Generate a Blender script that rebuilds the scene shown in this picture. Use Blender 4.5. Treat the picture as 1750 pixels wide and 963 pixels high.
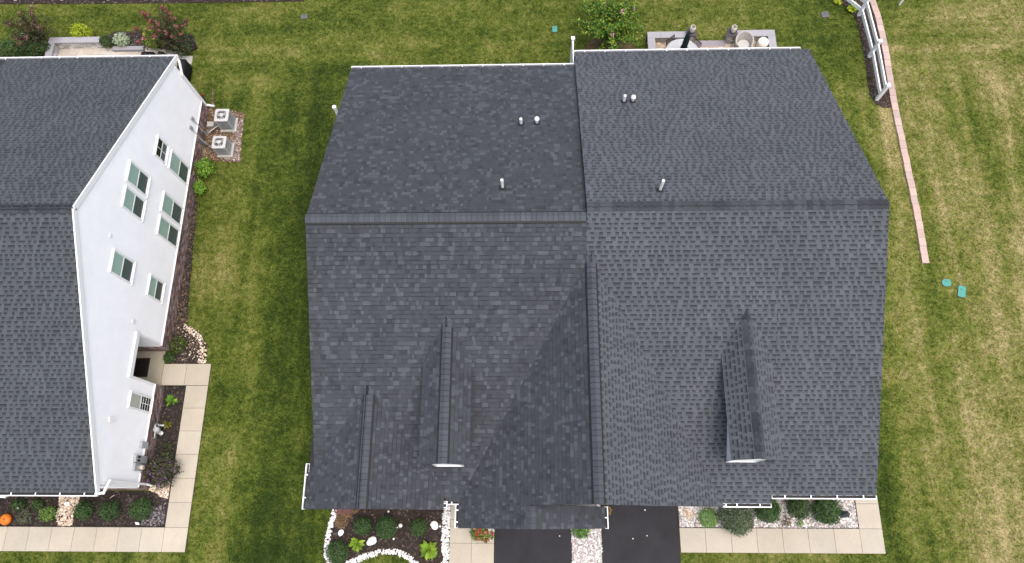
import bpy, math, random
import numpy as np
from mathutils import Vector, Matrix, noise

for o in list(bpy.data.objects): bpy.data.objects.remove(o)
scene = bpy.context.scene
col = scene.collection
rad = math.radians

# ------------------------------------------------------------------ camera
W_PX, H_PX, F_PX = 1750.0, 963.0, 1215.0
CAM_H = 30.0
CAM_R = (Matrix.Rotation(rad(5.227), 3, 'Z') @ Matrix.Rotation(rad(18.521), 3, 'X') @ Matrix.Rotation(rad(-5.242), 3, 'Z'))
cam = bpy.data.cameras.new('camera'); cam_o = bpy.data.objects.new('camera', cam); col.objects.link(cam_o)
cam.sensor_width = 36.0; cam.lens = F_PX / W_PX * 36.0; cam.clip_end = 1000; cam.clip_start = 0.1
cam_o.matrix_world = Matrix.Translation((0, 0, CAM_H)) @ CAM_R.to_4x4()
scene.camera = cam_o

# ------------------------------------------------------------------ light
SUN_EL, SUN_AZ = 76.0, 130.0          # azimuth clockwise from +Y
world = bpy.data.worlds.new('World'); scene.world = world; world.use_nodes = True
nt = world.node_tree
sky = nt.nodes.new('ShaderNodeTexSky'); sky.sky_type = 'NISHITA'; sky.sun_disc = False
sky.sun_elevation = rad(SUN_EL); sky.sun_rotation = rad(SUN_AZ)
sky.air_density = 0.8; sky.dust_density = 5.0; sky.ozone_density = 0.3
nt.nodes['Background'].inputs['Strength'].default_value = 0.15
nt.links.new(sky.outputs[0], nt.nodes['Background'].inputs['Color'])
sun = bpy.data.lights.new('sun', 'SUN'); sun.energy = 1.0; sun.angle = rad(80); sun.color = (1.0, 0.96, 0.90)
sun_o = bpy.data.objects.new('sun', sun); col.objects.link(sun_o)
sd = Vector((math.sin(rad(SUN_AZ)) * math.cos(rad(SUN_EL)), math.cos(rad(SUN_AZ)) * math.cos(rad(SUN_EL)), math.sin(rad(SUN_EL))))
sun_o.rotation_euler = sd.to_track_quat('Z', 'Y').to_euler(); sun_o.location = (0, 0, 60)
scene.view_settings.view_transform = 'Standard'; scene.view_settings.look = 'None'
scene.view_settings.gamma = 1.0; scene.view_settings.exposure = 0.84
scene.view_settings.use_curve_mapping = False

# ------------------------------------------------------------------ helpers
def G(px, py, z=0.0):
    "photo pixel -> point on the horizontal plane at height z"
    d = CAM_R @ Vector((px - W_PX / 2, -(py - H_PX / 2), -F_PX))
    t = (z - CAM_H) / d.z
    return Vector((d.x * t, d.y * t, z))

WL = {}
def link(o, parent, loc=None):
    col.objects.link(o)
    if parent is not None:
        o.parent = parent
        o.matrix_parent_inverse = Matrix.Translation(-WL[parent])
        WL[o] = Vector((0, 0, 0))
    else:
        WL[o] = Vector(loc) if loc is not None else Vector((0, 0, 0))
        o.location = WL[o]
    return o

def tag(o, label=None, cat=None, group=None, kind=None):
    if label: o['label'] = label
    if cat: o['category'] = cat
    if group: o['group'] = group
    if kind: o['kind'] = kind
    return o

def thing(name, loc, label, cat, group=None):
    o = bpy.data.objects.new(name, None); o.empty_display_size = 0.2
    link(o, None, loc)
    return tag(o, label, cat, group)

class MB:
    def __init__(s): s.v = []; s.f = []; s.c = []; s.hascol = False
    def add(s, vs, fs, c=None):
        n = len(s.v); s.v.extend([tuple(p) for p in vs])
        for f in fs: s.f.append(tuple(n + i for i in f)); s.c.append(c if c else (1, 1, 1))
        if c: s.hascol = True
    def quad(s, a, b, c_, d, c=None): s.add([a, b, c_, d], [(0, 1, 2, 3)], c)
    def poly(s, pts, c=None): s.add(pts, [tuple(range(len(pts)))], c)
    def box(s, x0, x1, y0, y1, z0, z1, c=None):
        s.add([(x0, y0, z0), (x1, y0, z0), (x1, y1, z0), (x0, y1, z0), (x0, y0, z1), (x1, y0, z1), (x1, y1, z1), (x0, y1, z1)],
              [(3, 2, 1, 0), (4, 5, 6, 7), (0, 1, 5, 4), (1, 2, 6, 5), (2, 3, 7, 6), (3, 0, 4, 7)], c)
    def obox(s, cen, a, b, d, c=None):
        cen, a, b, d = Vector(cen), Vector(a), Vector(b), Vector(d)
        p = [cen + i * a + j * b + k * d for k in (-1, 1) for j in (-1, 1) for i in (-1, 1)]
        s.add(p, [(2, 3, 1, 0), (4, 5, 7, 6), (0, 1, 5, 4), (1, 3, 7, 5), (3, 2, 6, 7), (2, 0, 4, 6)], c)
    def bar(s, p, q, w, h, c=None, up=(0, 0, 1)):
        p, q = Vector(p), Vector(q); d = q - p; L = d.length; d.normalize()
        u = Vector(up); sdv = d.cross(u)
        if sdv.length < 1e-4: sdv = d.cross(Vector((1, 0, 0)))
        sdv.normalize(); u2 = sdv.cross(d)
        s.obox((p + q) / 2, d * L / 2, sdv * w / 2, u2 * h / 2, c)
    def prism(s, pts, z0, z1, c=None):
        n = len(pts)
        a = sum(pts[i][0] * pts[(i + 1) % n][1] - pts[(i + 1) % n][0] * pts[i][1] for i in range(n))
        if a < 0: pts = pts[::-1]
        vs = [(p[0], p[1], z0) for p in pts] + [(p[0], p[1], z1) for p in pts]
        fs = [tuple(range(n - 1, -1, -1)), tuple(range(n, 2 * n))] + [(i, (i + 1) % n, n + (i + 1) % n, n + i) for i in range(n)]
        s.add(vs, fs, c)
    def tube(s, pts, r, n=8, c=None, cap=True):
        pts = [Vector(p) for p in pts]; rs = r if isinstance(r, (list, tuple)) else [r] * len(pts)
        vs = []; u = None
        for i, p in enumerate(pts):
            d = (pts[min(i + 1, len(pts) - 1)] - pts[max(i - 1, 0)]).normalized()
            if u is None:
                u = d.cross(Vector((0, 0, 1)))
                if u.length < 1e-3: u = Vector((1, 0, 0))
            u = (u - d * u.dot(d)).normalized(); w = d.cross(u)
            for k in range(n):
                a = 2 * math.pi * k / n
                vs.append(p + (u * math.cos(a) + w * math.sin(a)) * rs[i])
        fs = []
        for i in range(len(pts) - 1):
            for k in range(n):
                k2 = (k + 1) % n
                fs.append((i * n + k, i * n + k2, (i + 1) * n + k2, (i + 1) * n + k))
        if cap:
            fs.append(tuple(range(n - 1, -1, -1))); fs.append(tuple((len(pts) - 1) * n + k for k in range(n)))
        s.add(vs, fs, c)
    def lathe(s, prof, cen, n=16, c=None, wob=None):
        vs = []
        for (r, z) in prof:
            for k in range(n):
                a = 2 * math.pi * k / n; rr = r * (wob(a, z) if wob else 1)
                vs.append((cen[0] + rr * math.cos(a), cen[1] + rr * math.sin(a), cen[2] + z))
        fs = []
        for i in range(len(prof) - 1):
            for k in range(n):
                k2 = (k + 1) % n
                fs.append((i * n + k, i * n + k2, (i + 1) * n + k2, (i + 1) * n + k))
        fs.append(tuple(range(n - 1, -1, -1))); fs.append(tuple((len(prof) - 1) * n + k for k in range(n)))
        s.add(vs, fs, c)
    def build(s, name, m, parent=None, smooth=False):
        vs = np.array(s.v, dtype=float)
        loc = Vector((0, 0, 0))
        if parent is None:
            lo, hi = vs.min(0), vs.max(0); loc = Vector(((lo[0] + hi[0]) / 2, (lo[1] + hi[1]) / 2, lo[2]))
            vs = vs - np.array(loc)
        me = bpy.data.meshes.new(name); me.from_pydata(vs.tolist(), [], s.f)
        if s.hascol:
            at = me.attributes.new('col', 'FLOAT_COLOR', 'FACE')
            at.data.foreach_set('color', np.array([(c[0], c[1], c[2], 1.0) for c in s.c], dtype=np.float32).ravel())
        me.materials.append(m)
        if smooth: me.polygons.foreach_set('use_smooth', [True] * len(me.polygons))
        me.update()
        o = bpy.data.objects.new(name, me)
        return link(o, parent, loc)

def np_mesh(name, verts, nper, cols, m, parent=None, kind=None):
    "verts (N*nper,3) as separate polygons of nper corners, cols (N,3)"
    n = len(verts) // nper
    loc = Vector((0, 0, 0))
    if parent is None:
        lo, hi = verts.min(0), verts.max(0); loc = Vector(((lo[0] + hi[0]) / 2, (lo[1] + hi[1]) / 2, lo[2])); verts = verts - np.array(loc)
    me = bpy.data.meshes.new(name)
    me.vertices.add(len(verts)); me.vertices.foreach_set('co', verts.astype(np.float32).ravel())
    me.loops.add(n * nper); me.loops.foreach_set('vertex_index', np.arange(n * nper, dtype=np.int32))
    me.polygons.add(n); me.polygons.foreach_set('loop_start', np.arange(0, n * nper, nper, dtype=np.int32))
    if cols is not None:
        at = me.attributes.new('col', 'FLOAT_COLOR', 'FACE')
        at.data.foreach_set('color', np.concatenate([cols, np.ones((n, 1))], 1).astype(np.float32).ravel())
    me.materials.append(m); me.update(calc_edges=True); me.validate()
    o = bpy.data.objects.new(name, me); link(o, parent, loc)
    if kind: o['kind'] = kind
    return o

# ------------------------------------------------------------------ materials
def M(name, c, rough=0.8, var=0.08, scale=6.0, bump=0.0, bscale=60.0, attr=False, metal=0.0, spec=0.3, stretch=None, trans=0.0, var2=0.0, scale2=0.6, attr_name='col'):
    m = bpy.data.materials.new(name); m.use_nodes = True; t = m.node_tree; N = t.nodes; L = t.links
    b = N['Principled BSDF']; b.inputs['Roughness'].default_value = rough; b.inputs['Metallic'].default_value = metal
    b.inputs['Specular IOR Level'].default_value = spec
    geo = N.new('ShaderNodeNewGeometry'); pos = geo.outputs['Position']
    if stretch:
        vm = N.new('ShaderNodeVectorMath'); vm.operation = 'MULTIPLY'; vm.inputs[1].default_value = stretch; L.new(pos, vm.inputs[0]); pos = vm.outputs[0]
    base = N.new('ShaderNodeRGB'); base.outputs[0].default_value = (c[0], c[1], c[2], 1); out = base.outputs[0]
    if attr:
        a = N.new('ShaderNodeAttribute'); a.attribute_name = attr_name
        mx = N.new('ShaderNodeMix'); mx.data_type = 'RGBA'; mx.blend_type = 'MULTIPLY'; mx.inputs[0].default_value = 1
        L.new(out, mx.inputs[6]); L.new(a.outputs['Color'], mx.inputs[7]); out = mx.outputs[2]
    for (v, sc) in ((var, scale), (var2, scale2)):
        if v <= 0: continue
        nz = N.new('ShaderNodeTexNoise'); nz.inputs['Scale'].default_value = sc; nz.inputs['Detail'].default_value = 6; nz.inputs['Roughness'].default_value = 0.65
        L.new(pos, nz.inputs['Vector'])
        mr = N.new('ShaderNodeMapRange'); mr.inputs[1].default_value = 0.28; mr.inputs[2].default_value = 0.72; mr.inputs[3].default_value = 1 - v; mr.inputs[4].default_value = 1 + v
        L.new(nz.outputs['Fac'], mr.inputs[0])
        vm = N.new('ShaderNodeVectorMath'); vm.operation = 'SCALE'; L.new(out, vm.inputs[0]); L.new(mr.outputs[0], vm.inputs['Scale']); out = vm.outputs[0]
    L.new(out, b.inputs['Base Color'])
    if bump > 0:
        nz = N.new('ShaderNodeTexNoise'); nz.inputs['Scale'].default_value = bscale; nz.inputs['Detail'].default_value = 4; L.new(pos, nz.inputs['Vector'])
        bp = N.new('ShaderNodeBump'); bp.inputs['Strength'].default_value = bump; bp.inputs['Distance'].default_value = 0.01
        L.new(nz.outputs['Fac'], bp.inputs['Height']); L.new(bp.outputs[0], b.inputs['Normal'])
    if trans > 0:
        tr = N.new('ShaderNodeBsdfTranslucent'); L.new(out, tr.inputs['Color']); ms = N.new('ShaderNodeMixShader'); ms.inputs[0].default_value = trans
        L.new(b.outputs[0], ms.inputs[1]); L.new(tr.outputs[0], ms.inputs[2]); L.new(ms.outputs[0], N['Material Output'].inputs['Surface'])
    return m

MAT = dict(
    shingle_new=M('shingle_new', (0.044, 0.049, 0.057), 0.85, 0.10, 25, 0.3, 90, attr=True, var2=0.10, scale2=0.5),
    shingle_old=M('shingle_old', (0.066, 0.073, 0.083), 0.85, 0.10, 25, 0.3, 90, attr=True, var2=0.12, scale2=0.6),
    shingle_neighbour=M('shingle_neighbour', (0.058, 0.066, 0.073), 0.85, 0.10, 25, 0.3, 90, attr=True, var2=0.10, scale2=0.7),
    deck=M('roof_underlay', (0.03, 0.03, 0.034), 0.95, 0.1),
    white=M('white_vinyl', (0.84, 0.84, 0.84), 0.45, 0.02, 3),
    siding=M('white_siding', (0.86, 0.865, 0.87), 0.5, 0.03, 2, var2=0.03, scale2=0.4),
    pvc=M('white_pvc', (0.82, 0.82, 0.80), 0.4, 0.02),
    brick=M('brick_veneer', (1, 1, 1), 0.9, 0.25, 18, 0.4, 50, attr=True),
    mortar=M('mortar', (0.30, 0.26, 0.23), 0.95, 0.1),
    concrete=M('concrete', (0.405, 0.367, 0.295), 0.85, 0.05, 12, 0.1, 120, attr=True, var2=0.08, scale2=0.8),
    concrete_grey=M('concrete_grey', (0.40, 0.40, 0.37), 0.9, 0.1, 6),
    joint=M('joint_dark', (0.05, 0.047, 0.04), 0.95, 0.1),
    asphalt=M('asphalt', (0.0205, 0.0205, 0.024), 0.8, 0.15, 70, 0.3, 150, var2=0.30, scale2=0.9),
    mulch=M('mulch', (0.030, 0.022, 0.018), 0.95, 0.4, 14, 0.8, 30, var2=0.3, scale2=1.2),
    mulch_chip=M('mulch_chip', (1, 1, 1), 0.95, 0.2, 20, attr=True),
    soil=M('soil', (0.10, 0.065, 0.035), 0.95, 0.35, 9, 0.6, 30, var2=0.25, scale2=1.5),
    gravel_bed=M('gravel_bed', (0.34, 0.32, 0.31), 0.95, 0.3, 30, 0.6, 40),
    stone_chip=M('stone_chip', (1, 1, 1), 0.85, 0.1, 15, attr=True),
    edging=M('black_edging', (0.018, 0.018, 0.018), 0.6, 0.1),
    rock=M('white_rock', (0.78, 0.77, 0.74), 0.85, 0.08, 12, 0.4, 25),
    slate=M('dark_slate', (0.045, 0.052, 0.062), 0.6, 0.3, 8, 0.5, 20),
    leaf=M('leaf', (0.95, 0.95, 0.9), 0.55, 0.08, 6, attr=True, trans=0.25),
    stem=M('stem', (0.09, 0.06, 0.035), 0.9, 0.2),
    petal=M('petal', (1, 1, 1), 0.6, 0.05, attr=True, trans=0.2),
    terracotta=M('terracotta', (0.45, 0.13, 0.05), 0.8, 0.1, 10),
    pumpkin=M('pumpkin', (0.62, 0.16, 0.015), 0.5, 0.12, 6),
    pot_white=M('pot_white', (0.75, 0.74, 0.72), 0.5, 0.04),
    metal_grey=M('painted_metal_grey', (0.40, 0.41, 0.42), 0.45, 0.06, metal=0.0, spec=0.5),
    metal_dark=M('painted_metal_dark', (0.10, 0.105, 0.11), 0.5, 0.08),
    galv=M('galvanised', (0.46, 0.48, 0.48), 0.4, 0.1, 10, metal=0.4),
    black=M('black_fabric', (0.008, 0.008, 0.009), 0.7, 0.2, 8),
    lid=M('turquoise_plastic', (0.060, 0.26, 0.22), 0.55, 0.08, 15),
    pane_light=M('pane_blind', (0.33, 0.47, 0.41), 0.08, 0.03, 3, spec=0.6),
    pane_dark=M('pane_screen', (0.075, 0.10, 0.098), 0.25, 0.08, 3, spec=0.5),
    pane_black=M('pane_dark_room', (0.012, 0.02, 0.018), 0.05, 0.1, 3, spec=0.6),
    pane_sage=M('pane_sage', (0.40, 0.43, 0.36), 0.1, 0.03, 3, spec=0.6),
    pink_block=M('pink_block', (0.43, 0.325, 0.29), 0.9, 0.10, 8, 0.3, 40, attr=True),
    cap_stone=M('cap_stone', (0.30, 0.295, 0.315), 0.85, 0.06, 8, 0.15, 60, attr=True),
    wall_stone=M('wall_stone', (1, 1, 1), 0.9, 0.2, 12, 0.5, 30, attr=True),
    paver=M('paver', (1, 1, 1), 0.9, 0.12, 10, 0.3, 50, attr=True),
    glass_top=M('table_glass', (0.40, 0.44, 0.43), 0.12, 0.04, spec=0.6),
    bronze=M('bronze_frame', (0.035, 0.026, 0.022), 0.5, 0.1),
    umbrella=M('dark_green_canvas', (0.006, 0.024, 0.020), 0.85, 0.2, 8),
    wicker=M('wicker', (0.42, 0.40, 0.37), 0.8, 0.2, 30, 0.5, 60),
    cushion=M('cushion_grey', (0.42, 0.41, 0.39), 0.9, 0.1, 6),
    cream=M('cream_ceramic', (0.60, 0.56, 0.49), 0.6, 0.12, 8),
    lamp_glass=M('lamp_glass', (0.55, 0.50, 0.42), 0.3, 0.05),
    coir=M('door_mat', (0.012, 0.010, 0.008), 0.95, 0.3, 30),
    coir_rim=M('door_mat_rim', (0.022, 0.014, 0.010), 0.9, 0.1),
    door=M('door_paint', (0.05, 0.03, 0.02), 0.5, 0.05),
    brickred=M('red_paver', (0.13, 0.065, 0.055), 0.9, 0.15, 12, 0.3, 50),
)

def lawn_material(name, blade):
    m = bpy.data.materials.new(name); m.use_nodes = True; t = m.node_tree; N = t.nodes; L = t.links
    b = N['Principled BSDF']; b.inputs['Roughness'].default_value = 0.9; b.inputs['Specular IOR Level'].default_value = 0.15
    geo = N.new('ShaderNodeNewGeometry'); pos = geo.outputs['Position']
    def vmul(v):
        vm = N.new('ShaderNodeVectorMath'); vm.operation = 'MULTIPLY'; vm.inputs[1].default_value = v; L.new(pos, vm.inputs[0]); return vm.outputs[0]
    def nz(vec, sc, det=5, ro=0.6, dist=0.0):
        n = N.new('ShaderNodeTexNoise'); n.inputs['Scale'].default_value = sc; n.inputs['Detail'].default_value = det; n.inputs['Roughness'].default_value = ro; n.inputs['Distortion'].default_value = dist
        L.new(vec, n.inputs['Vector']); return n.outputs['Fac']
    def mth(op, a, c=None, cl=False):
        n = N.new('ShaderNodeMath'); n.operation = op; n.use_clamp = cl
        for i, x in enumerate((a, c)):
            if x is None: continue
            if isinstance(x, (int, float)): n.inputs[i].default_value = x
            else: L.new(x, n.inputs[i])
        return n.outputs[0]
    def mr(x, a, c, d, e, smooth=True):
        n = N.new('ShaderNodeMapRange'); n.inputs[1].default_value = a; n.inputs[2].default_value = c; n.inputs[3].default_value = d; n.inputs[4].default_value = e
        if smooth: n.interpolation_type = 'SMOOTHSTEP'
        L.new(x, n.inputs[0]); return n.outputs[0]
    sep = N.new('ShaderNodeSeparateXYZ'); L.new(pos, sep.inputs[0]); X, Y = sep.outputs[0], sep.outputs[1]
    flat = vmul((1, 1, 0))
    big = nz(flat, 0.16, 3)
    streak_y = nz(vmul((1.0, 0.10, 0)), 0.75, 4, 0.55, 0.25)      # mower passes along the side lawns
    streak_x = nz(vmul((0.15, 1.0, 0)), 0.6, 4, 0.6, 0.3)       # mower passes along the back lawn
    back = mr(Y, 19.0, 22.0, 0, 1)
    mixs = N.new('ShaderNodeMix'); mixs.data_type = 'FLOAT'; L.new(back, mixs.inputs[0]); L.new(streak_y, mixs.inputs[2]); L.new(streak_x, mixs.inputs[3])
    streak = mixs.outputs[0]
    mid = nz(flat, 1.1, 6, 0.65)
    clump = nz(flat, 4.2, 4, 0.65)
    fine = nz(flat, 13.0, 3, 0.7)
    vfine = nz(flat, 34.0, 2, 0.7)
    dry_right = mr(X, 12.5, 18.5, 0.0, 0.20)                    # open field beyond the block edging is drier
    dry_low = mth('MULTIPLY', mr(X, 15.5, 19.5, 0.0, 0.15), mr(Y, 15.0, 7.0, 0.0, 1.0))
    house_shade = mth('MULTIPLY', mr(mth('ABSOLUTE', mth('SUBTRACT', X, -10.2)), 0.4, 3.2, -0.27, 0.0), mr(Y, 20.0, 25.0, 1.0, 0.2))  # darker green strip beside the duplex: its shade put into the lawn colour
    def cen(x, k): return mth('MULTIPLY', mth('SUBTRACT', x, 0.5), k)
    s = mth('ADD', cen(big, 0.70), mth('MULTIPLY', mth('SUBTRACT', streak, 0.5), mr(X, 14.0, 17.0, 1.0, 1.45)))
    s = mth('ADD', s, cen(mid, 0.85))
    s = mth('ADD', s, cen(clump, 0.85))
    s = mth('ADD', s, cen(fine, 0.85))
    s = mth('ADD', s, cen(vfine, 0.55))
    s = mth('ADD', mth('ADD', s, dry_right), mth('ADD', house_shade, dry_low))
    f = mth('ADD', s, 0.42)
    if blade:
        a = N.new('ShaderNodeAttribute'); a.attribute_name = 'col'
        f = mth('ADD', f, mth('MULTIPLY', mth('SUBTRACT', a.outputs['Fac'], 0.5), 0.55))
    r = N.new('ShaderNodeValToRGB'); L.new(f, r.inputs[0])
    e = r.color_ramp.elements
    e[0].position = 0.0; e[0].color = (0.020, 0.038, 0.005, 1)
    e[1].position = 1.05 - .05; e[1].color = (0.34, 0.285, 0.135, 1)
    for p, c in ((0.22, (0.041, 0.065, 0.008, 1)), (0.44, (0.086, 0.114, 0.016, 1)), (0.64, (0.148, 0.158, 0.036, 1)), (0.82, (0.225, 0.203, 0.080, 1))):
        k = e.new(p); k.color = c
    L.new(r.outputs[0], b.inputs['Base Color'])
    if blade:
        tr = N.new('ShaderNodeBsdfTranslucent'); L.new(r.outputs[0], tr.inputs['Color']); ms = N.new('ShaderNodeMixShader'); ms.inputs[0].default_value = 0.25
        L.new(b.outputs[0], ms.inputs[1]); L.new(tr.outputs[0], ms.inputs[2]); L.new(ms.outputs[0], N['Material Output'].inputs['Surface'])
    else:
        bp = N.new('ShaderNodeBump'); bp.inputs['Strength'].default_value = 0.8; bp.inputs['Distance'].default_value = 0.03
        L.new(nz(flat, 22.0, 5, 0.75), bp.inputs['Height']); L.new(bp.outputs[0], b.inputs['Normal'])
    return m
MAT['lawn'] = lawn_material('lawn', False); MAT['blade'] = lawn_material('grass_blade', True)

# ------------------------------------------------------------------ ground
g = MB(); g.quad((-250, -250, 0), (250, -250, 0), (250, 250, 0), (-250, 250, 0))
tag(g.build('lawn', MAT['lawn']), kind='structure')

def P2(pts, z=0.0): return [tuple(G(x, y, z)[:2]) for x, y in pts]

def inside(p, poly):
    x, y = p; r = False; n = len(poly)
    for i in range(n):
        x1, y1 = poly[i]; x2, y2 = poly[(i + 1) % n]
        if (y1 > y) != (y2 > y) and x < (x2 - x1) * (y - y1) / (y2 - y1) + x1: r = not r
    return r

def inside_np(px, py, poly):
    r = np.zeros(len(px), bool); n = len(poly)
    for i in range(n):
        x1, y1 = poly[i]; x2, y2 = poly[(i + 1) % n]
        if y1 == y2: continue
        c = ((y1 > py) != (y2 > py)) & (px < (x2 - x1) * (py - y1) / (y2 - y1) + x1); r ^= c
    return r

NOGRASS = []     # polygons without lawn blades
def sheet(name, poly, z0, z1, m):
    b = MB(); b.prism(poly, z0, z1); o = b.build(name, m); tag(o, kind='structure'); NOGRASS.append(poly); return o

rng = random.Random(7); nr = np.random.default_rng(7)

def chips(name, poly, n, size, palette, m, parent, zbase=0.02, flat=0.35, exclude=()):
    "loose stones or bark pieces lying in a bed: octahedron-like lumps, one mesh"
    xs = [p[0] for p in poly]; ys = [p[1] for p in poly]
    px = nr.uniform(min(xs), max(xs), n * 3); py = nr.uniform(min(ys), max(ys), n * 3)
    k = inside_np(px, py, poly)
    for e in exclude: k &= ~inside_np(px, py, e)
    px, py = px[k][:n], py[k][:n]; n = len(px)
    if n == 0: return None
    a = nr.uniform(0, 6.28, n); sx = size * nr.uniform(.5, 1.3, n); sy = sx * nr.uniform(.45, 1.0, n); sz = sx * flat * nr.uniform(.6, 1.3, n)
    base = np.array([(1, 0, .0), (.25, 1, .1), (-1, .2, .0), (-.2, -1, .05), (.15, .1, 1.0), (0, 0, -.6)])
    tri = [(0, 1, 4), (1, 2, 4), (2, 3, 4), (3, 0, 4), (1, 0, 5), (3, 2, 5)]
    loc = base[None] * np.stack([sx, sy, sz], 1)[:, None, :] * nr.uniform(.75, 1.2, (n, 6, 1))
    tx = nr.normal(0, .25, n)
    loc[:, :, 2] += loc[:, :, 0] * tx[:, None]
    c, s = np.cos(a)[:, None], np.sin(a)[:, None]
    X = loc[:, :, 0] * c - loc[:, :, 1] * s + px[:, None]; Y = loc[:, :, 0] * s + loc[:, :, 1] * c + py[:, None]
    Z = loc[:, :, 2] + zbase + (sz * .35)[:, None] + nr.uniform(0, .01, n)[:, None]
    V = np.stack([X, Y, Z], 2)[:, np.array(tri), :].reshape(-1, 3)
    pal = np.array(palette)[nr.integers(0, len(palette), n)] * nr.uniform(.75, 1.15, (n, 1))
    return np_mesh(name, V, 3, np.repeat(pal, len(tri), 0), m, parent, 'stuff')

# ---- concrete walks: every slab its own piece
def slab(parent, poly, z1=0.06, z0=-0.05):
    cx = sum(p[0] for p in poly) / len(poly); cy = sum(p[1] for p in poly) / len(poly)
    g_ = 0.006
    pts = []
    for p in poly:
        d = Vector((cx - p[0], cy - p[1])); pts.append((p[0] + math.copysign(g_, d.x), p[1] + math.copysign(g_, d.y)))
    b = MB(); t = rng.uniform(.95, 1.05); w = rng.uniform(-.015, .015)
    b.prism(pts, z0, z1, (t + w, t, t - w)); return b.build('slab', MAT['concrete'], parent)

def walk(name, polys, outline):
    b = MB(); b.prism(outline, -0.05, 0.035); o = b.build(name, MAT['joint']); tag(o, kind='structure'); NOGRASS.append(outline)
    for p in polys: slab(o, p)
    return o
def rect(x0, x1, y0, y1): return [(x0, y0), (x1, y0), (x1, y1), (x0, y1)]

# right walk (in front of the older unit, turning up its side)
XS = [5.755 + (13.63 * .9375 - 5.755) * i / 7 for i in range(8)]
RX0, RX1, RXI = 5.755, 13.66, 12.775
RY0, RY1 = -1.235, -0.318
xs = [RX0 + (RXI - RX0) * i / 7.0 for i in range(8)]
polys = [rect(xs[i], xs[i + 1], RY0, RY1) for i in range(7)] + [rect(RXI, RX1, RY0, RY1), rect(RXI, RX1, RY1, 0.62), rect(RXI, RX1, 0.62, 1.55), rect(RXI, RX1, 1.55, 2.5)]
walk('sidewalk', polys, [(RX0, RY0), (RX1, RY0), (RX1, 2.5), (RXI, 2.5), (RXI, RY1), (RX0, RY1)])
# left walk (round the neighbouring house)
LX0, LXI, LX1, LY0, LY1 = -24.0, -14.885, -13.93, -1.335, -0.40
polys = []
x = LXI
while x > LX0: polys.append(rect(max(x - 0.925, LX0), x, LY0, LY1)); x -= 0.925
polys.append(rect(LXI, LX1, LY0, LY1))
ys = [LY1 + (5.35 - LY1) * i / 6 for i in range(7)]
for i in range(6): polys.append(rect(LXI, LX1, ys[i], ys[i + 1]))
polys += [rect(-14.98, LX1, 5.36, 6.30), rect(-16.0, -14.98, 5.36, 6.30)]
walk('sidewalk', polys, [(LX0, LY0), (LX1, LY0), (LX1, 6.30), (-16.0, 6.30), (-16.0, 5.35), (LXI, 5.35), (LXI, LY1), (LX0, LY1)])
# entry walk of the newer unit
e0 = G(768.6, 930); e1 = G(806, 930); e2 = G(844.4, 930); yj = G(800, 928.7).y; yt = G(800, 901).y; yn = G(776, 888.5).y
polys = [rect(e0.x, e1.x, yj, yt), rect(e1.x, e2.x, yj, yt), rect(e0.x, e1.x, yj - .93, yj), rect(e1.x, e2.x, yj - .93, yj), rect(e0.x, e1.x, yj - 1.86, yj - .93), rect(e1.x, e2.x, yj - 1.86, yj - .93),
         rect(e0.x, e0.x + 0.95, yt, yn), rect(e0.x, e0.x + .95, yn, yn + .95), rect(e0.x, e0.x + .95, yn + .95, yn + 1.9)]
walk('sidewalk', polys, [(e0.x, yj - 1.86), (e2.x, yj - 1.86), (e2.x, yt), (e0.x + .95, yt), (e0.x + .95, yn + 1.9), (e0.x, yn + 1.9)])
# driveways
sheet('driveway', rect(-1.56, 1.49, -9, 0.8), -0.05, 0.030, MAT['asphalt'])
sheet('driveway', rect(2.68, 5.735, -9, 0.8), -0.05, 0.030, MAT['asphalt'])

DARKM = [(.035, .027, .022), (.020, .017, .016), (.055, .042, .034), (.028, .026, .027), (.09, .075, .065)]
def mulch_bed(name, poly, n, size=.055, pal=DARKM, exclude=(), m='mulch', z=0.03):
    o = sheet(name, poly, -0.05, z, MAT[m])
    if n: chips('bark', poly, n, size, pal, MAT['mulch_chip'], o, z - .005, .3, exclude)
    return o
TAN = [(.62, .50, .38), (.70, .60, .48), (.52, .40, .30), (.75, .68, .58), (.40, .30, .23)]
WHT = [(.74, .72, .69), (.60, .57, .54), (.45, .41, .39), (.80, .79, .77), (.30, .27, .26), (.55, .45, .40)]
PUREW = [(.80, .80, .78), (.72, .71, .69), (.82, .81, .80)]

# bed in front of the neighbouring house and along its side
bed1 = [(-24.5, LY1 + .03), (LXI - .03, LY1 + .03), (LXI - .03, 5.33), (-15.80, 5.33), (-15.80, 1.0), (-24.5, 1.0)]
spl = P2([(101, 846), (138, 846), (134, 868), (126, 880), (124, 900), (101, 900), (97, 880), (102, 866)])
spl2 = P2([(258, 832), (294, 822), (288, 852), (279, 851), (266, 842), (256, 838)])
MBED = mulch_bed('mulch_bed', bed1, 4200, exclude=(spl, spl2))
chips('pebbles', spl, 620, .05, TAN, MAT['stone_chip'], MBED, .035, .5)
chips('pebbles', spl2, 420, .05, TAN, MAT['stone_chip'], MBED, .035, .5)
cor = P2([(238, 880), (284, 860), (280, 899), (244, 899)])
chips('pebbles', cor, 260, .04, [(.16, .15, .16), (.26, .25, .26), (.10, .09, .09)], MAT['stone_chip'], MBED, .035, .4)
ed = MB()
ed.bar((-24, LY1 + .015, .05), (LXI - .0, LY1 + .015, .05), .03, .10); ed.bar((LXI - .015, LY1 + .02, .05), (LXI - .015, 5.34, .05), .03, .10); ed.bar((-15.8, 5.345, .05), (LXI, 5.345, .05), .02, .10)
ed.build('edging_strip', MAT['edging'], MBED)
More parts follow.
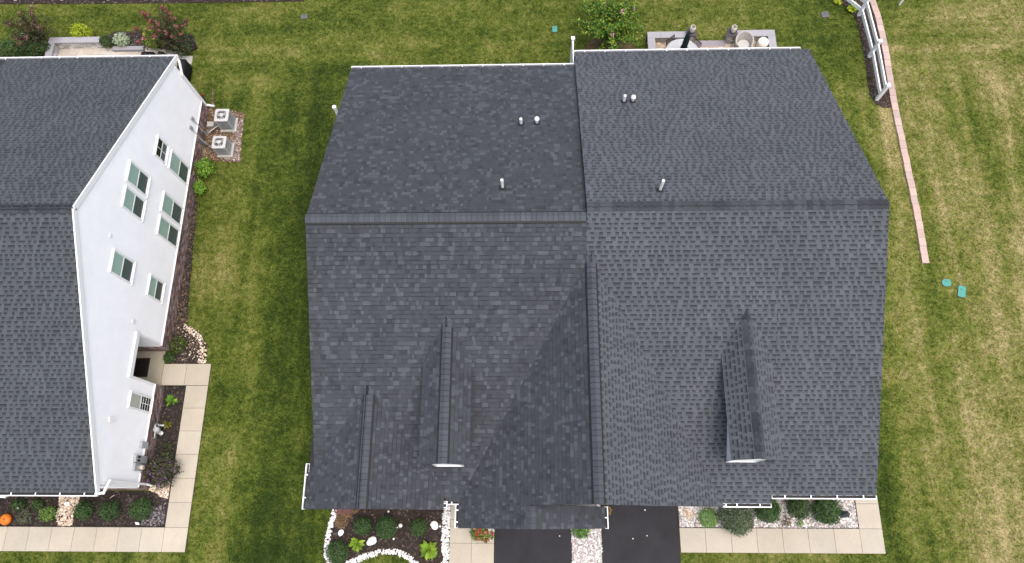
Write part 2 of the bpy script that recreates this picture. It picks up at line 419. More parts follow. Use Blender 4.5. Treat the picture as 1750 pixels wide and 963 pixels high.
# bed behind the porch of the neighbouring house
bed2 = [(-15.80, 6.33)] + P2([(326, 622), (350, 622), (354, 605), (352, 586), (343, 572), (330, 563), (320, 556)]) + [tuple(G(322, 520)[:2]), tuple(G(328, 450)[:2]), tuple(G(338, 345)[:2]), (-15.80, 14.2)]
pb = P2([(338, 622), (352, 621), (354, 604), (351, 586), (342, 571), (330, 562), (317, 554), (310, 560), (318, 565), (326, 570), (334, 578), (341, 588), (344, 602), (341, 612)])
o = mulch_bed('mulch_bed', bed2, 1500, pal=DARKM + [(.13, .08, .05), (.17, .11, .07)], exclude=(pb,))
chips('pebbles', pb, 300, .05, TAN, MAT['stone_chip'], o, .035, .5)
chips('pebbles', P2([(300, 560), (340, 565), (345, 615), (310, 618)]), 70, .045, TAN, MAT['stone_chip'], o, .035, .5)
# gravel round the air conditioners
bed3 = [(-15.80, 14.2)] + P2([(345, 280), (352, 274), (395, 278), (411, 277), (413, 240), (417, 210), (420, 195), (400, 190), (366, 188)]) + [(-15.80, 20.2)]
o = mulch_bed('gravel_bed', bed3, 900, .05, [(.20, .13, .085), (.28, .2, .14), (.13, .09, .065), (.35, .27, .2)], m='soil')
chips('pebbles', P2([(384, 275), (411, 277), (413, 240), (417, 205), (404, 205), (398, 240)]), 500, .05, [(.35, .28, .25), (.22, .17, .16), (.42, .35, .30), (.16, .13, .12)], MAT['stone_chip'], o, .035, .5)
# bed in front of the newer unit
XB = G(767, 930).x
bed4 = P2([(572, 868), (563, 890), (558, 912), (556, 936), (560, 965), (590, 968), (607, 960), (626, 952), (652, 945), (676, 945), (697, 953), (712, 966)]) + [(XB, G(740, 966).y), (XB, 1.4), (-7.4, 1.4)]
soilp = P2([(573, 868), (620, 868), (600, 885), (588, 905), (572, 900)])
MB4 = mulch_bed('mulch_bed', bed4, 2600, pal=[(.040, .028, .022), (.025, .019, .016), (.065, .048, .038), (.033, .027, .024), (.10, .08, .065)])
chips('soil_clods', soilp, 450, .05, [(.14, .085, .045), (.09, .055, .032), (.2, .13, .07)], MAT['mulch_chip'], MB4, .032, .3)
def stone_border(path, half, n, size=.056, pal=PUREW, parent=MB4):
    pts = P2(path)
    poly = []; back = []
    for i, p in enumerate(pts):
        a = Vector(pts[max(0, i - 1)]); b_ = Vector(pts[min(len(pts) - 1, i + 1)]); d = (b_ - a).normalized(); nn = Vector((-d.y, d.x)) * half
        poly.append((p[0] + nn.x, p[1] + nn.y)); back.append((p[0] - nn.x, p[1] - nn.y))
    chips('border_stones', poly + back[::-1], n, size, pal, MAT['stone_chip'], parent, .035, .7)
stone_border([(574, 868), (569, 888), (564, 905), (560, 925), (559, 945), (564, 965)], .09, 230)
stone_border([(592, 966), (607, 959), (626, 950), (652, 943), (676, 943), (698, 951), (712, 966)], .10, 300)
stone_border([(763, 855), (763.5, 880), (762, 900), (762, 930), (761, 968)], .14, 330, .06)
# white gravel bed in front of the older unit
bed5 = rect(5.77, RXI - .02, RY1 + .02, 1.4)
GB = sheet('gravel_bed', bed5, -0.05, 0.025, MAT['gravel_bed'])
chips('pebbles', bed5, 6000, .052, WHT, MAT['stone_chip'], GB, .02, .6)
chips('pebbles', P2([(1165, 872), (1185, 872), (1186, 885), (1172, 888)]), 120, .05, TAN, MAT['stone_chip'], GB, .045, .5)
ed = MB(); ed.bar((5.77, RY1 + .012, .03), (RXI, RY1 + .012, .03), .02, .08); ed.bar((RXI - .012, RY1, .03), (RXI - .012, 1.4, .03), .02, .08); ed.bar((5.75, RY1, .03), (5.75, 1.4, .03), .035, .09)
ed.build('edging_strip', MAT['edging'], GB)
# white gravel strip between the driveways
bed6 = rect(1.50, 2.67, -4.0, 0.7)
GB2 = sheet('gravel_bed', bed6, -0.05, 0.035, MAT['gravel_bed'])
chips('pebbles', bed6, 2600, .045, [(.78, .77, .75), (.70, .68, .66), (.80, .78, .76), (.50, .46, .45), (.35, .31, .30), (.72, .62, .55)], MAT['stone_chip'], GB2, .03, .6)
# bed along the white rail fence
bed7 = P2([(1405, -20), (1428, 0), (1448, 14), (1462, 32), (1468, 52), (1475, 85), (1480, 115), (1482, 140), (1487, 162), (1496, 178), (1510, 185), (1524, 184), (1517, 145), (1510, 105), (1502, 65), (1493, 30), (1484, 0), (1478, -20)])
mulch_bed('mulch_bed', bed7, 1500, pal=DARKM + [(.10, .065, .05)])
ybed = G(107, 4).y
bed8 = [(-34, ybed), (G(300, 6).x, G(300, 6).y), (G(520, 3).x, G(520, 3).y), (G(520, -14).x, G(520, -14).y), (-34, ybed + .8)]
mulch_bed('mulch_bed', bed8, 900, .06, [(.09, .07, .065), (.06, .05, .048), (.14, .11, .10)])

# ------------------------------------------------------------------ shingles
EXPO = 0.158
def pattern_old(r):
    out = []; t = 0
    while t < 1.0:
        w = r.choice((.07, .09, .10, .13, .17)); out.append(('tab', w)); t += w
        w = r.choice((.10, .12, .14, .15, .17, .26)); out.append(('gap', w)); t += w
    return out
def pattern_new(r):
    out = []; t = 0
    while t < 1.0:
        w = r.choice((.08, .10, .13, .16, .21)); out.append(('tab', w)); t += w
    return out
SHARD = {}
def shingle_slope(roof, O, u, v, Lu, Lv, style, keep, r, indiv, seed_pat=None):
    """courses of laminated shingles over a sloped rectangle; indiv = list that collects candidate single shingles"""
    O, u, v = Vector(O), Vector(u), Vector(v); n = u.cross(v).normalized()
    pats = [pattern_new(r) if style == 'new' else pattern_old(r) for _ in range(14)]
    mb = roof['mb']
    nc = int(math.ceil(Lv / EXPO))
    for k in range(nc):
        v0 = k * EXPO - .012; v1 = min(v0 + EXPO + .01, Lv + .02)
        if v0 >= Lv: break
        pos = -((k * 0.167 + r.uniform(-.04, .04)) % 1.0); pi = r.randrange(14)
        while pos < Lu:
            for kind, w in pats[pi]:
                a, b = max(pos, 0.0), min(pos + w, Lu); pos += w
                if b - a < .02: continue
                mid = O + u * ((a + b) / 2) + v * ((v0 + v1) / 2)
                if not keep(mid): continue
                if style == 'new':
                    k_ = r.random(); tone = (r.uniform(.86, 1.04) if k_ < .68 else r.uniform(1.22, 1.55) if k_ < .87 else r.uniform(.66, .82))
                    th = .014 + r.choice((0, 0, .004, .008)); lap_shade = v0 + EXPO * .84
                    quads = [(v0, lap_shade, tone, 1.0), (lap_shade, v1, tone * (.40 if r.random() < .45 else .85), 1.0)]  # top of each tab darkened: lap shadow of the next course painted in
                elif kind == 'tab':
                    tone = r.uniform(.98, 1.22); th = .022; quads = [(v0, v0 + .022, tone * 1.12, 1), (v0 + .022, v0 + EXPO * .90, tone, 1), (v0 + EXPO * .90, v1, tone * .85, 1)]  # last strip darker: shadow below the upper course put into the tone
                else:
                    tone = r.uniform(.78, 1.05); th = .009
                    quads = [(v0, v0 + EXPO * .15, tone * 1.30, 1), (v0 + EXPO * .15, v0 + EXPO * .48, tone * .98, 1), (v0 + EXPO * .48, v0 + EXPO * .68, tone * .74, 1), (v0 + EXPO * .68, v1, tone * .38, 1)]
                tint = r.uniform(-.012, .016)
                sub = MB()
                hz = lambda vv: th * (1 - (vv - v0) / (EXPO * 1.05)) + .003
                for (q0, q1, tn, _) in quads:
                    c = (tn * (1 - tint), tn, tn * (1 + tint))
                    A, B = O + u * a + v * q0 + n * hz(q0), O + u * b + v * q0 + n * hz(q0)
                    C, D = O + u * b + v * q1 + n * hz(q1), O + u * a + v * q1 + n * hz(q1)
                    sub.quad(A, B, C, D, c)
                t0 = quads[0][2] * .9; c = (t0, t0, t0)
                A, B = O + u * a + v * v0 + n * hz(v0), O + u * b + v * v0 + n * hz(v0)
                C, D = O + u * a + v * v1 + n * hz(v1), O + u * b + v * v1 + n * hz(v1)
                dn = n * -.03
                sub.quad(A + dn, B + dn, B, A, c)
                if kind == 'tab':
                    sub.quad(A + dn, A, C, C + dn, c); sub.quad(B, B + dn, D + dn, D, c)
                indiv.append((mid.z, sub, roof))
            pi = r.randrange(14)

def emit(indiv, nsingle, house_parts, pick):
    "the nsingle shingles that show largest become pieces of their own, the rest one part"
    order = sorted(range(len(indiv)), key=lambda i: pick(indiv[i][1]))
    single = set(order[:nsingle])
    for i, (z, sub, roof) in enumerate(indiv):
        if i in single: sub.build('shingle', roof['mat'], roof['obj'])
        else: roof['mb'].v  # bulk
    for roof in house_parts:
        mb = roof['mb']
        for i, (z, sub, rf) in enumerate(indiv):
            if rf is roof and i not in single:
                k = len(mb.v); mb.v.extend(sub.v); mb.f.extend(tuple(k + j for j in f) for f in sub.f); mb.c.extend(sub.c); mb.hascol = True
        if mb.v: tag(mb.build('shingle_field', roof['mat'], roof['obj']), kind='stuff')

def slope_deck(name, O, u, v, Lu, Lv, parent, th=.12, m='deck'):
    O, u, v = Vector(O), Vector(u), Vector(v); n = u.cross(v).normalized()
    b = MB(); b.obox(O + u * Lu / 2 + v * Lv / 2 - n * (th / 2 + .002), u * Lu / 2, v * Lv / 2, n * th / 2)
    return b.build(name, MAT[m], parent)

def ridge(parent, p, q, sl_a, sl_b, style, mat, half=.165, step=.187, seed=1, vent=True):
    """ridge caps laid one by one from p to q; sl_a, sl_b = drop per metre on the two sides"""
    p, q = Vector(p), Vector(q); d = (q - p); L = d.length; d.normalize(); s = d.cross(Vector((0, 0, 1))).normalized()
    r = random.Random(seed); lift = .075 if vent else .02
    if vent:
        b = MB(); w = half + .05  # black vent juts past the caps, painting the shadow lines along them
        a0 = [s * w + Vector((0, 0, -sl_a * w + lift - .012)), Vector((0, 0, lift - .012)), -s * w + Vector((0, 0, -sl_b * w + lift - .012)), -s * w + Vector((0, 0, -sl_b * w - .03)), s * w + Vector((0, 0, -sl_a * w - .03))]
        vs = [p + x for x in a0] + [q + x for x in a0]
        b.add(vs, [(0, 1, 6, 5), (1, 2, 7, 6), (2, 3, 8, 7), (4, 0, 5, 9), (4, 3, 2, 1, 0), (5, 6, 7, 8, 9)])
        b.build('ridge_vent', MAT['edging'], parent)
    n = max(1, int(round(L / step))); st = L / n
    for i in range(n):
        b = MB(); e0, e1 = p + d * (i * st), p + d * ((i + 1) * st - (.014 if style == 'new' else -.03))
        if i == n - 1: e1 = p + d * L
        h0, h1 = lift + .020, lift + .004
        if style == 'old': t = r.choice((.50, .56, .62, .70, .80, .92)); h0 = lift + .010
        else: t = r.uniform(1.25, 1.6)
        c = (t, t, t * 1.0)
        L0, M0, R0 = e0 + s * half + Vector((0, 0, -sl_a * half + h0)), e0 + Vector((0, 0, h0 + .005)), e0 - s * half + Vector((0, 0, -sl_b * half + h0))
        L1, M1, R1 = e1 + s * half + Vector((0, 0, -sl_a * half + h1)), e1 + Vector((0, 0, h1 + .005)), e1 - s * half + Vector((0, 0, -sl_b * half + h1))
        dz = Vector((0, 0, -.016))
        b.add([L0, M0, R0, L1, M1, R1, L0 + dz, M0 + dz, R0 + dz, L1 + dz, R1 + dz], [(1, 0, 3, 4), (2, 1, 4, 5), (0, 1, 7, 6), (1, 2, 8, 7), (0, 6, 9, 3), (2, 5, 10, 8)], c)
        b.build('ridge_cap', mat, parent)

def gutter(parent, p, q, out, hangers=.86, endcap=True, size=.125):
    "white K gutter from p to q (at the outer roof edge), opening up, lip towards out; hangers across it"
    p, q, out = Vector(p), Vector(q), Vector(out).normalized(); d = (q - p); L = d.length; d.normalize(); z = Vector((0, 0, 1))
    b = MB(); t = .012
    mid = (p + q) / 2
    b.obox(mid + out * (size) - z * .055, d * L / 2, out * .017, z * .055)            # lip and front
    b.obox(mid + out * .006 - z * .06, d * (L / 2 - .001), out * .005, z * .055)       # back
    b.obox(mid + out * size / 2 - z * .112, d * (L / 2 - .002), out * (size / 2 + .01), z * .006)
    if endcap:
        for e in (p, q):
            dd = d if e is p else -d
            b.obox(e + dd * .008 + out * size / 2 - z * .056, d * .006, out * (size / 2 - .003), z * .054)
    o = b.build('gutter', MAT['white'], parent)
    gd = MB(); gd.obox(mid + out * size / 2 - z * .098, d * (L / 2 - .02), out * (size / 2 - .012), z * .006); gd.build('gutter_floor', MAT['edging'], o)  # dark sheet over the gutter bottom
    n = max(1, int(L / hangers))
    for i in range(n):
        c = p + d * (L * (i + .5) / n)
        h = MB(); h.obox(c + out * (size / 2 - .005) + z * .006, d * .020, out * (size / 2 + .02), z * .006); h.build('gutter_hanger', MAT['white'], o)
    return o

def siding(mb, axis, const, a0, a1, z0, z1, outward, top=None, step=.115, skip=None):
    """lap siding on a wall: axis 'x' wall at x=const running along y, or 'y'; top(a) limits height (gable)"""
    z = z0
    while z < z1 - 1e-4:
        zt = min(z + step, z1)
        lo, hi = a0, a1
        segs = [(lo, hi)]
        if skip:
            for (s0, s1, sz0, sz1) in skip:
                if zt > sz0 + .01 and z < sz1 - .01:
                    segs = [x for sg in segs for x in ((sg[0], min(sg[1], s0)), (max(sg[0], s1), sg[1])) if x[1] - x[0] > .01]
        for (lo, hi) in segs:
            if top:
                l0, h0 = top(z, lo, hi); l1, h1 = top(zt, lo, hi)
            else: l0, h0, l1, h1 = lo, hi, lo, hi
            if h0 - l0 < .01: continue
            if h1 < l1: l1 = h1 = (l1 + h1) / 2
            o0, o1 = const + outward * .030, const + outward * .002
            P = (lambda a, o_, z_: (o_, a, z_)) if axis == 'x' else (lambda a, o_, z_: (a, o_, z_))
            A, B, C, D = P(l0, o0, z), P(h0, o0, z), P(h1, o1, zt), P(l1, o1, zt)
            flip = (axis == 'x' and outward < 0) or (axis == 'y' and outward > 0)
            A2, B2 = P(l0, o1, z), P(h0, o1, z)
            if flip: mb.quad(D, C, B, A); mb.quad(A, B, B2, A2)
            else: mb.quad(A, B, C, D); mb.quad(A2, B2, B, A)
        z = zt

BRK = [(.16, .085, .075), (.22, .13, .115), (.11, .065, .065), (.26, .20, .18), (.19, .16, .16), (.13, .11, .115), (.30, .22, .19)]
def brick_band(parent, axis, const, a0, a1, z0, z1, outward, r, skip=None):
    "brick veneer: bricks proud of the mortar, one joined part"
    b = MB(); m = MB()
    P = (lambda a, o_, z_: (o_, a, z_)) if axis == 'x' else (lambda a, o_, z_: (a, o_, z_))
    spans = [(a0, a1)]
    if skip: spans = [x for sp in spans for x in ((sp[0], min(sp[1], skip[0])), (max(sp[0], skip[1]), sp[1])) if x[1] - x[0] > .02]
    for (s0, s1) in spans:
        p, q = P(s0, const, z0), P(s1, const + outward * .05, z1)
        m.box(min(p[0], q[0]), max(p[0], q[0]), min(p[1], q[1]), max(p[1], q[1]), z0, z1)
        row = 0; z = z0
        while z < z1 - .03:
            a = s0 - (row % 2) * .1
            while a < s1:
                w = r.uniform(.19, .24)
                l, h = max(a, s0), min(a + w - .012, s1)
                if h - l > .03:
                    p, q = P(l, const + outward * .048, z + .006), P(h, const + outward * (.062 + r.uniform(0, .012)), min(z + .072, z1))
                    k = r.choice(BRK); f = r.uniform(.8, 1.2)
                    b.box(min(p[0], q[0]), max(p[0], q[0]), min(p[1], q[1]), max(p[1], q[1]), p[2], q[2], tuple(x * f for x in k))
                a += w
            z += .078; row += 1
    o = m.build('brick_base', MAT['mortar'], parent)
    tag(b.build('brick_course', MAT['brick'], o), kind='stuff')
    return o

# ------------------------------------------------------------------ duplex house (two units under one roof)
MS = 0.448
zf = lambda y: 3.125 + MS * y                                   # shared front roof plane
RXL, RXS, RXR = -7.86, 1.87, 12.07
YRL, YRR = 9.835, 10.164                                        # ridge positions
ZRL, ZRR = zf(YRL), zf(YRR)
YBL, YBR = 18.58, 19.42
mL = (ZRL - 3.74) / (YBL - YRL); mR = (ZRR - 3.50) / (YBR - YRR)
zb_l = lambda y: ZRL - mL * (y - YRL)
zb_r = lambda y: ZRR - mR * (y - YRR)
GX, GZ, GS = 2.016, 7.0, 0.772                                  # garage cross gable
g_left = lambda x: GZ - GS * (GX - x)
g_right = lambda x: GZ - GS * (x - GX)
SX, SZ, SS = -5.80, 5.10, 0.60                                  # small cross gable
DLX, DLZ, DLS = -2.985, 6.10, 0.70
DRX, DRZ, DRS = 7.365, 6.20, 0.76

house = thing('duplex_house', (2.1, 9.9, 0), 'large charcoal-shingled duplex house with two dormers, in the middle of the lawn', 'house')
roofN = dict(mat=MAT['shingle_new'], mb=MB()); roofO = dict(mat=MAT['shingle_old'], mb=MB())

def nrm(v): return Vector(v).normalized()
fv = nrm((0, 1, MS)); bvl = nrm((0, -1, mL)); bvr = nrm((0, -1, mR))
gl = nrm((1, 0, GS)); gr_ = nrm((-1, 0, GS)); sl_l = nrm((1, 0, SS)); sl_r = nrm((-1, 0, SS))
def under(main_z, x, y):
    "is the point on the main front roof hidden inside a cross gable or dormer?"
    e = .06
    if y < 8.7 and -2.67 < x < 6.72 and y > .3:
        gz = g_left(x) if x < GX else g_right(x)
        if gz > main_z + e: return True
    if y < 4.6 and -8.2 < x < -3.1 and SZ - SS * abs(x - SX) > main_z + e: return True
    if 1.85 < y < 6.9 and abs(x - DLX) < .47 and DLZ - DLS * abs(x - DLX) > main_z + e: return True
    if 2.05 < y < 7.1 and abs(x - DRX) < .47 and DRZ - DRS * abs(x - DRX) > main_z + e: return True
    return False
slopes = []
def add_slope(roof, name, O, u, v, Lu, Lv, style, keep):
    slopes.append((roof, name, O, u, v, Lu, Lv, style, keep))
LEN = lambda run, sl: run * math.sqrt(1 + sl * sl)
TRUE = lambda p: True
# newer unit
add_slope(roofN, 'front_slope', (RXL, .58, zf(.58)), (1, 0, 0), fv, RXS - RXL, LEN(YRL - .58, MS), 'new', lambda p: not under(p.z, p.x, p.y))
add_slope(roofN, 'rear_slope', (RXS, YBL, zb_l(YBL)), (-1, 0, 0), bvl, RXS - RXL, LEN(YBL - YRL, mL), 'new', TRUE)
add_slope(roofN, 'gable_slope', (-2.67, 8.75, g_left(-2.67)), (0, -1, 0), gl, 8.75 - .42, LEN(GX + 2.67, GS), 'new', lambda p: p.z > zf(p.y) - .05)
add_slope(roofN, 'gable_slope', (-2.67, .42, g_left(-2.67)), (0, -1, 0), gl, .75, LEN(-.10 + 2.67, GS), 'new', TRUE)
FZ = g_left(-.10)
add_slope(roofN, 'gable_slope', (2.50, -.33, FZ - GS * 2.60), (0, 1, 0), gr_, .75, LEN(2.60, GS), 'new', TRUE)
add_slope(roofN, 'gable_slope', (-8.10, 4.75, SZ - SS * 2.30), (0, -1, 0), sl_l, 4.75 - .28, LEN(2.30, SS), 'new', lambda p: p.z > zf(p.y) - .05 and (p.x > RXL - .02 or p.y < 1.86))
add_slope(roofN, 'gable_slope', (-3.22, .28, SZ - SS * 2.58), (0, 1, 0), sl_r, 4.75 - .28, LEN(2.58, SS), 'new', lambda p: p.z > zf(p.y) - .05)
dv1, dv2 = nrm((1, 0, DLS)), nrm((-1, 0, DLS))
add_slope(roofN, 'dormer_slope', (DLX - .85, 6.95, DLZ - DLS * .85), (0, -1, 0), dv1, 6.95 - 1.70, LEN(.85, DLS), 'new', lambda p: p.z > zf(p.y) - .05)
add_slope(roofN, 'dormer_slope', (DLX + .82, 1.70, DLZ - DLS * .82), (0, 1, 0), dv2, 6.95 - 1.70, LEN(.82, DLS), 'new', lambda p: p.z > zf(p.y) - .05)
# older unit
add_slope(roofO, 'front_slope', (RXS, .56, zf(.56)), (1, 0, 0), fv, 8.42 - RXS, LEN(YRR - .56, MS), 'old', lambda p: not under(p.z, p.x, p.y))
add_slope(roofO, 'front_slope', (8.42, .56 + 2 * EXPO * fv.y, zf(.56 + 2 * EXPO * fv.y)), (1, 0, 0), fv, RXR - 8.42, LEN(YRR - .56, MS) - 2 * EXPO, 'old', lambda p: not under(p.z, p.x, p.y))
add_slope(roofO, 'rear_slope', (RXR, YBR, zb_r(YBR)), (-1, 0, 0), bvr, RXR - RXS, LEN(YBR - YRR, mR), 'old', TRUE)
add_slope(roofO, 'gable_slope', (6.70, .42, g_right(6.70)), (0, 1, 0), gr_, 8.75 - .42, LEN(6.70 - GX, GS), 'old', lambda p: p.z > zf(p.y) - .05)
dw1, dw2 = nrm((1, 0, DRS)), nrm((-1, 0, DRS))
add_slope(roofO, 'dormer_slope', (DRX - .81, 7.2, DRZ - DRS * .81), (0, -1, 0), dw1, 7.2 - 1.87, LEN(.81, DRS), 'old', lambda p: p.z > zf(p.y) - .05)
add_slope(roofO, 'dormer_slope', (DRX + .84, 1.87, DRZ - DRS * .84), (0, 1, 0), dw2, 7.2 - 1.87, LEN(.84, DRS), 'old', lambda p: p.z > zf(p.y) - .05)

def make_roof(roof, nm, lst, parent):
    "one roof part with its decks joined"
    b = MB()
    for (_, name, O, u, v, Lu, Lv, style, keep) in lst:
        O, u, v = Vector(O), Vector(u), Vector(v); n = u.cross(v).normalized(); th = .11
        b.obox(O + u * Lu / 2 + v * Lv / 2 - n * (th / 2 + .004), u * (Lu / 2 - .004), v * (Lv / 2 - .004), n * th / 2)
    roof['obj'] = b.build('roof', MAT['deck'], parent)
make_roof(roofN, 'roof', [s for s in slopes if s[0] is roofN], house); make_roof(roofO, 'roof', [s for s in slopes if s[0] is roofO], house)
roofN['obj']['label'] = 'newer roof half with blended smooth charcoal shingles'
roofO['obj']['label'] = 'older roof half with toothed shadow-line shingles'
cand = []
rs = random.Random(11)
for (roof, name, O, u, v, Lu, Lv, style, keep) in slopes:
    shingle_slope(roof, O, u, v, Lu, Lv, style, keep, rs, cand)
def pick_main(sub):      # highest courses of the front slopes, close under the ridge: the largest in view
    p = sub.v[0]; q = sub.v[2]
    if p[1] > 9.7 or p[0] < -7.8 or p[0] > 12.0: return 99
    return -p[2]
emit(cand, 300, (roofN, roofO), pick_main)

# ridges
NEW, OLD = MAT['shingle_new'], MAT['shingle_old']
RN, RO = roofN['obj'], roofO['obj']
ridge(RN, (RXL + .01, YRL, ZRL), (RXS - .03, YRL, ZRL), MS, mL, 'new', NEW, seed=1)
ridge(RO, (RXR - .01, YRR, ZRR), (RXS + .02, YRR, ZRR), mR, MS, 'old', OLD, seed=2, vent=False, half=.18, step=.21)
ridge(RN, (GX, .43, GZ), (GX, 8.35, GZ), GS, GS, 'new', NEW, seed=3, half=.155)
ridge(RN, (GX, 8.36, GZ - .04), (GX, 8.75, GZ - .02), .3, .3, 'new', NEW, seed=31, half=.16, vent=False)
ridge(RN, (SX, .29, SZ), (SX, 4.12, SZ), SS, SS, 'new', NEW, seed=4, half=.155)
ridge(RN, (SX, 4.13, SZ - .04), (SX, 4.55, SZ), .3, .3, 'new', NEW, seed=41, half=.16, vent=False)
ridge(RN, (DLX, 1.71, DLZ), (DLX, 6.30, DLZ), DLS, DLS, 'new', NEW, seed=5, half=.155)
ridge(RN, (DLX, 6.31, DLZ - .04), (DLX, 6.75, DLZ), .3, .3, 'new', NEW, seed=51, half=.16, vent=False)
ridge(RO, (DRX, 1.88, DRZ), (DRX, 6.95, DRZ), DRS, DRS, 'old', OLD, seed=6, half=.17, step=.21, vent=False)
ridge(RN, (-.10, -.32, FZ), (-.10, .40, FZ), GS, GS, 'new', NEW, seed=7, half=.16, vent=False)

# gutters (white) on the eaves
zg = lambda z: z - .015
gutter(RN, (RXL, YBL, zg(zb_l(YBL))), (RXS - .02, YBL, zg(zb_l(YBL))), (0, 1, 0))
gutter(RO, (RXS + .02, YBR, zg(zb_r(YBR))), (RXR - .35, YBR, zg(zb_r(YBR))), (0, 1, 0))
gutter(RO, (8.42, .84, zg(zf(.84))), (RXR, .84, zg(zf(.84))), (0, -1, 0), hangers=.80)
gutter(RO, (6.80, .55, zg(zf(.55))), (8.42, .55, zg(zf(.55))), (0, -1, 0), hangers=.78)
gutter(RO, (6.70, .40, zg(g_right(6.70))), (6.70, .60, zg(g_right(6.70))), (1, 0, 0), hangers=.09)
gutter(RN, (-8.10, .28, zg(SZ - SS * 2.30)), (-8.10, 1.86, zg(SZ - SS * 2.30)), (-1, 0, 0), hangers=.7)
gutter(RN, (-3.20, .60, zg(zf(.58))), (-2.68, .60, zg(zf(.58))), (0, -1, 0), hangers=.26)
gutter(RN, (-3.22, .28, zg(SZ - SS * 2.58)), (-3.22, .58, zg(SZ - SS * 2.58)), (1, 0, 0), hangers=.12)
gutter(RN, (-2.67, -.33, zg(g_left(-2.67))), (-2.67, .48, zg(g_left(-2.67))), (-1, 0, 0), hangers=.4)
gutter(RN, (2.50, -.33, zg(FZ - GS * 2.60)), (2.50, .42, zg(FZ - GS * 2.60)), (1, 0, 0), hangers=.6)
# white rake boards under the shingle edge
def rake(b, p, q, th=.02, h=.18):
    p, q = Vector(p), Vector(q); b.bar(p + Vector((0, 0, -h / 2 - .02)), q + Vector((0, 0, -h / 2 - .02)), th, h)
for xx, yb, zb, yr, zr, yf in ((RXL + .012, YBL, zb_l(YBL), YRL, ZRL, 1.75), (RXR - .012, YBR, zb_r(YBR), YRR, ZRR, .86)):
    for (pa, pc) in (((xx, yb, zb), (xx, yr, zr)), ((xx, yr, zr), (xx, yf, zf(yf)))):
        b = MB(); rake(b, pa, pc); b.build('rake_board', MAT['white'], house)
for (x0, z0, x1, z1, yy) in ((-2.66, g_left(-2.66), -.10, FZ, -.27), (-.10, FZ, 2.48, FZ - GS * 2.58, -.27), (GX, GZ, 6.68, g_right(6.68), .48), (-8.09, SZ - SS * 2.29, SX, SZ, .34), (SX, SZ, -3.23, SZ - SS * 2.57, .34)):
    b = MB(); rake(b, (x0, yy, z0), (x1, yy, z1)); b.build('rake_board', MAT['white'], house)

# walls
def box_walls(parent, x0, x1, y0, y1, zt, sides, z0=.75, gable=None):
    b = MB()
    for sd_ in sides:
        if sd_ == 'w': siding(b, 'x', x0, y0, y1, z0, zt, -1, gable)
        if sd_ == 'e': siding(b, 'x', x1, y0, y1, z0, zt, 1, gable)
        if sd_ == 's': siding(b, 'y', y0, x0, x1, z0, zt, -1)
        if sd_ == 'n': siding(b, 'y', y1, x0, x1, z0, zt, 1)
    return b
def gable_fn(yr, zr, sf, sb, drop=.14):
    def top(z, lo, hi):
        a = yr - (zr - drop - z) / sf; b_ = yr + (zr - drop - z) / sb
        return max(lo, a), min(hi, b_)
    return top
WXL, WXR, WYL, WYR = RXL + .22, RXR - .22, YBL - .32, YBR - .32
b = box_walls(house, WXL, RXS - .1, 1.6, WYL, ZRL - .15, 'w', gable=gable_fn(YRL, ZRL, MS, mL)); b.build('wall', MAT['siding'], house)
b = box_walls(house, RXS, WXR, 1.2, WYR, ZRR - .15, 'e', gable=gable_fn(YRR, ZRR, MS, mR)); b.build('wall', MAT['siding'], house)
b = box_walls(house, WXL, RXS - .001, 1.6, WYL, zb_l(WYL) - .13, 'n'); b.build('wall', MAT['siding'], house)
b = box_walls(house, RXS, WXR, 1.2, WYR, zb_r(WYR) - .13, 'n'); b.build('wall', MAT['siding'], house)
b = box_walls(house, 6.45, WXR, 1.2, WYR, zf(1.2) - .13, 's'); b.build('wall', MAT['siding'], house)
# party wall that closes the step between the two rear roof slopes
b = MB(); xs_ = RXS + .004
b.poly([(xs_, YRL - .2, zf(YRL - .2) - .2), (xs_, YRR, ZRR - .03), (xs_, YBR - .02, zb_r(YBR) - .05), (xs_, WYR, 0), (xs_, WYL - .3, 0), (xs_, WYL - .3, zb_l(WYL - .3) - .2)][::-1]); b.build('party_wall', MAT['deck'], house)
core = MB(); core.box(WXL + .06, RXS, 1.7, WYL - .06, 0, 3.55); core.box(RXS + .01, WXR - .06, 1.3, WYR - .06, 0, 3.45)
core.build('wall_core', MAT['siding'], house)
rb = random.Random(5)
for ax, cst, a0, a1, ow in (('x', WXL, 1.6, WYL, -1), ('x', WXR, 1.2, WYR, 1), ('y', WYL, WXL, RXS, 1), ('y', WYR, RXS, WXR, 1), ('y', 1.2, 6.45, WXR, -1)):
    brick_band(house, ax, cst, a0, a1, 0, .75, ow, rb)
# projecting wings: small gable, garages
def wing(x0, x1, yf_, yb_, zt, gx, gz, gsl, name):
    b = MB()
    def top(z, lo, hi):
        k = (gz - .14 - z) / gsl
        return max(lo, gx - k), min(hi, gx + k)
    siding(b, 'y', yf_, x0, x1, .75, gz - .15, -1, top)
    siding(b, 'x', x0, yf_, yb_, .75, zt, -1); siding(b, 'x', x1, yf_, yb_, .75, zt, 1)
    b.box(x0 + .03, x1 - .03, yf_ + .03, yb_, 0, zt - .02)
    b.build('wall', MAT['siding'], house)
wing(-7.85, -3.45, .50, 2.0, 3.55, SX, SZ, SS, 'w')
wing(-2.40, 2.25, -.10, 1.8, 3.20, -.10, FZ, GS, 'w')
wing(2.27, 6.45, .65, 1.8, 3.25, GX, GZ, GS, 'w')
b = MB(); siding(b, 'y', .62, -1.6, 2.27, 3.2, GZ - .15, -1, lambda z, lo, hi: (max(lo, GX - (GZ - .14 - z) / GS), hi if z < g_right(2.27) - .14 else min(hi, GX + (GZ - .14 - z) / GS))); b.build('wall', MAT['siding'], house)
b = MB(); rake(b, (-.05, .48, g_left(-.05)), (GX, .48, GZ)); b.build('rake_board', MAT['white'], house)
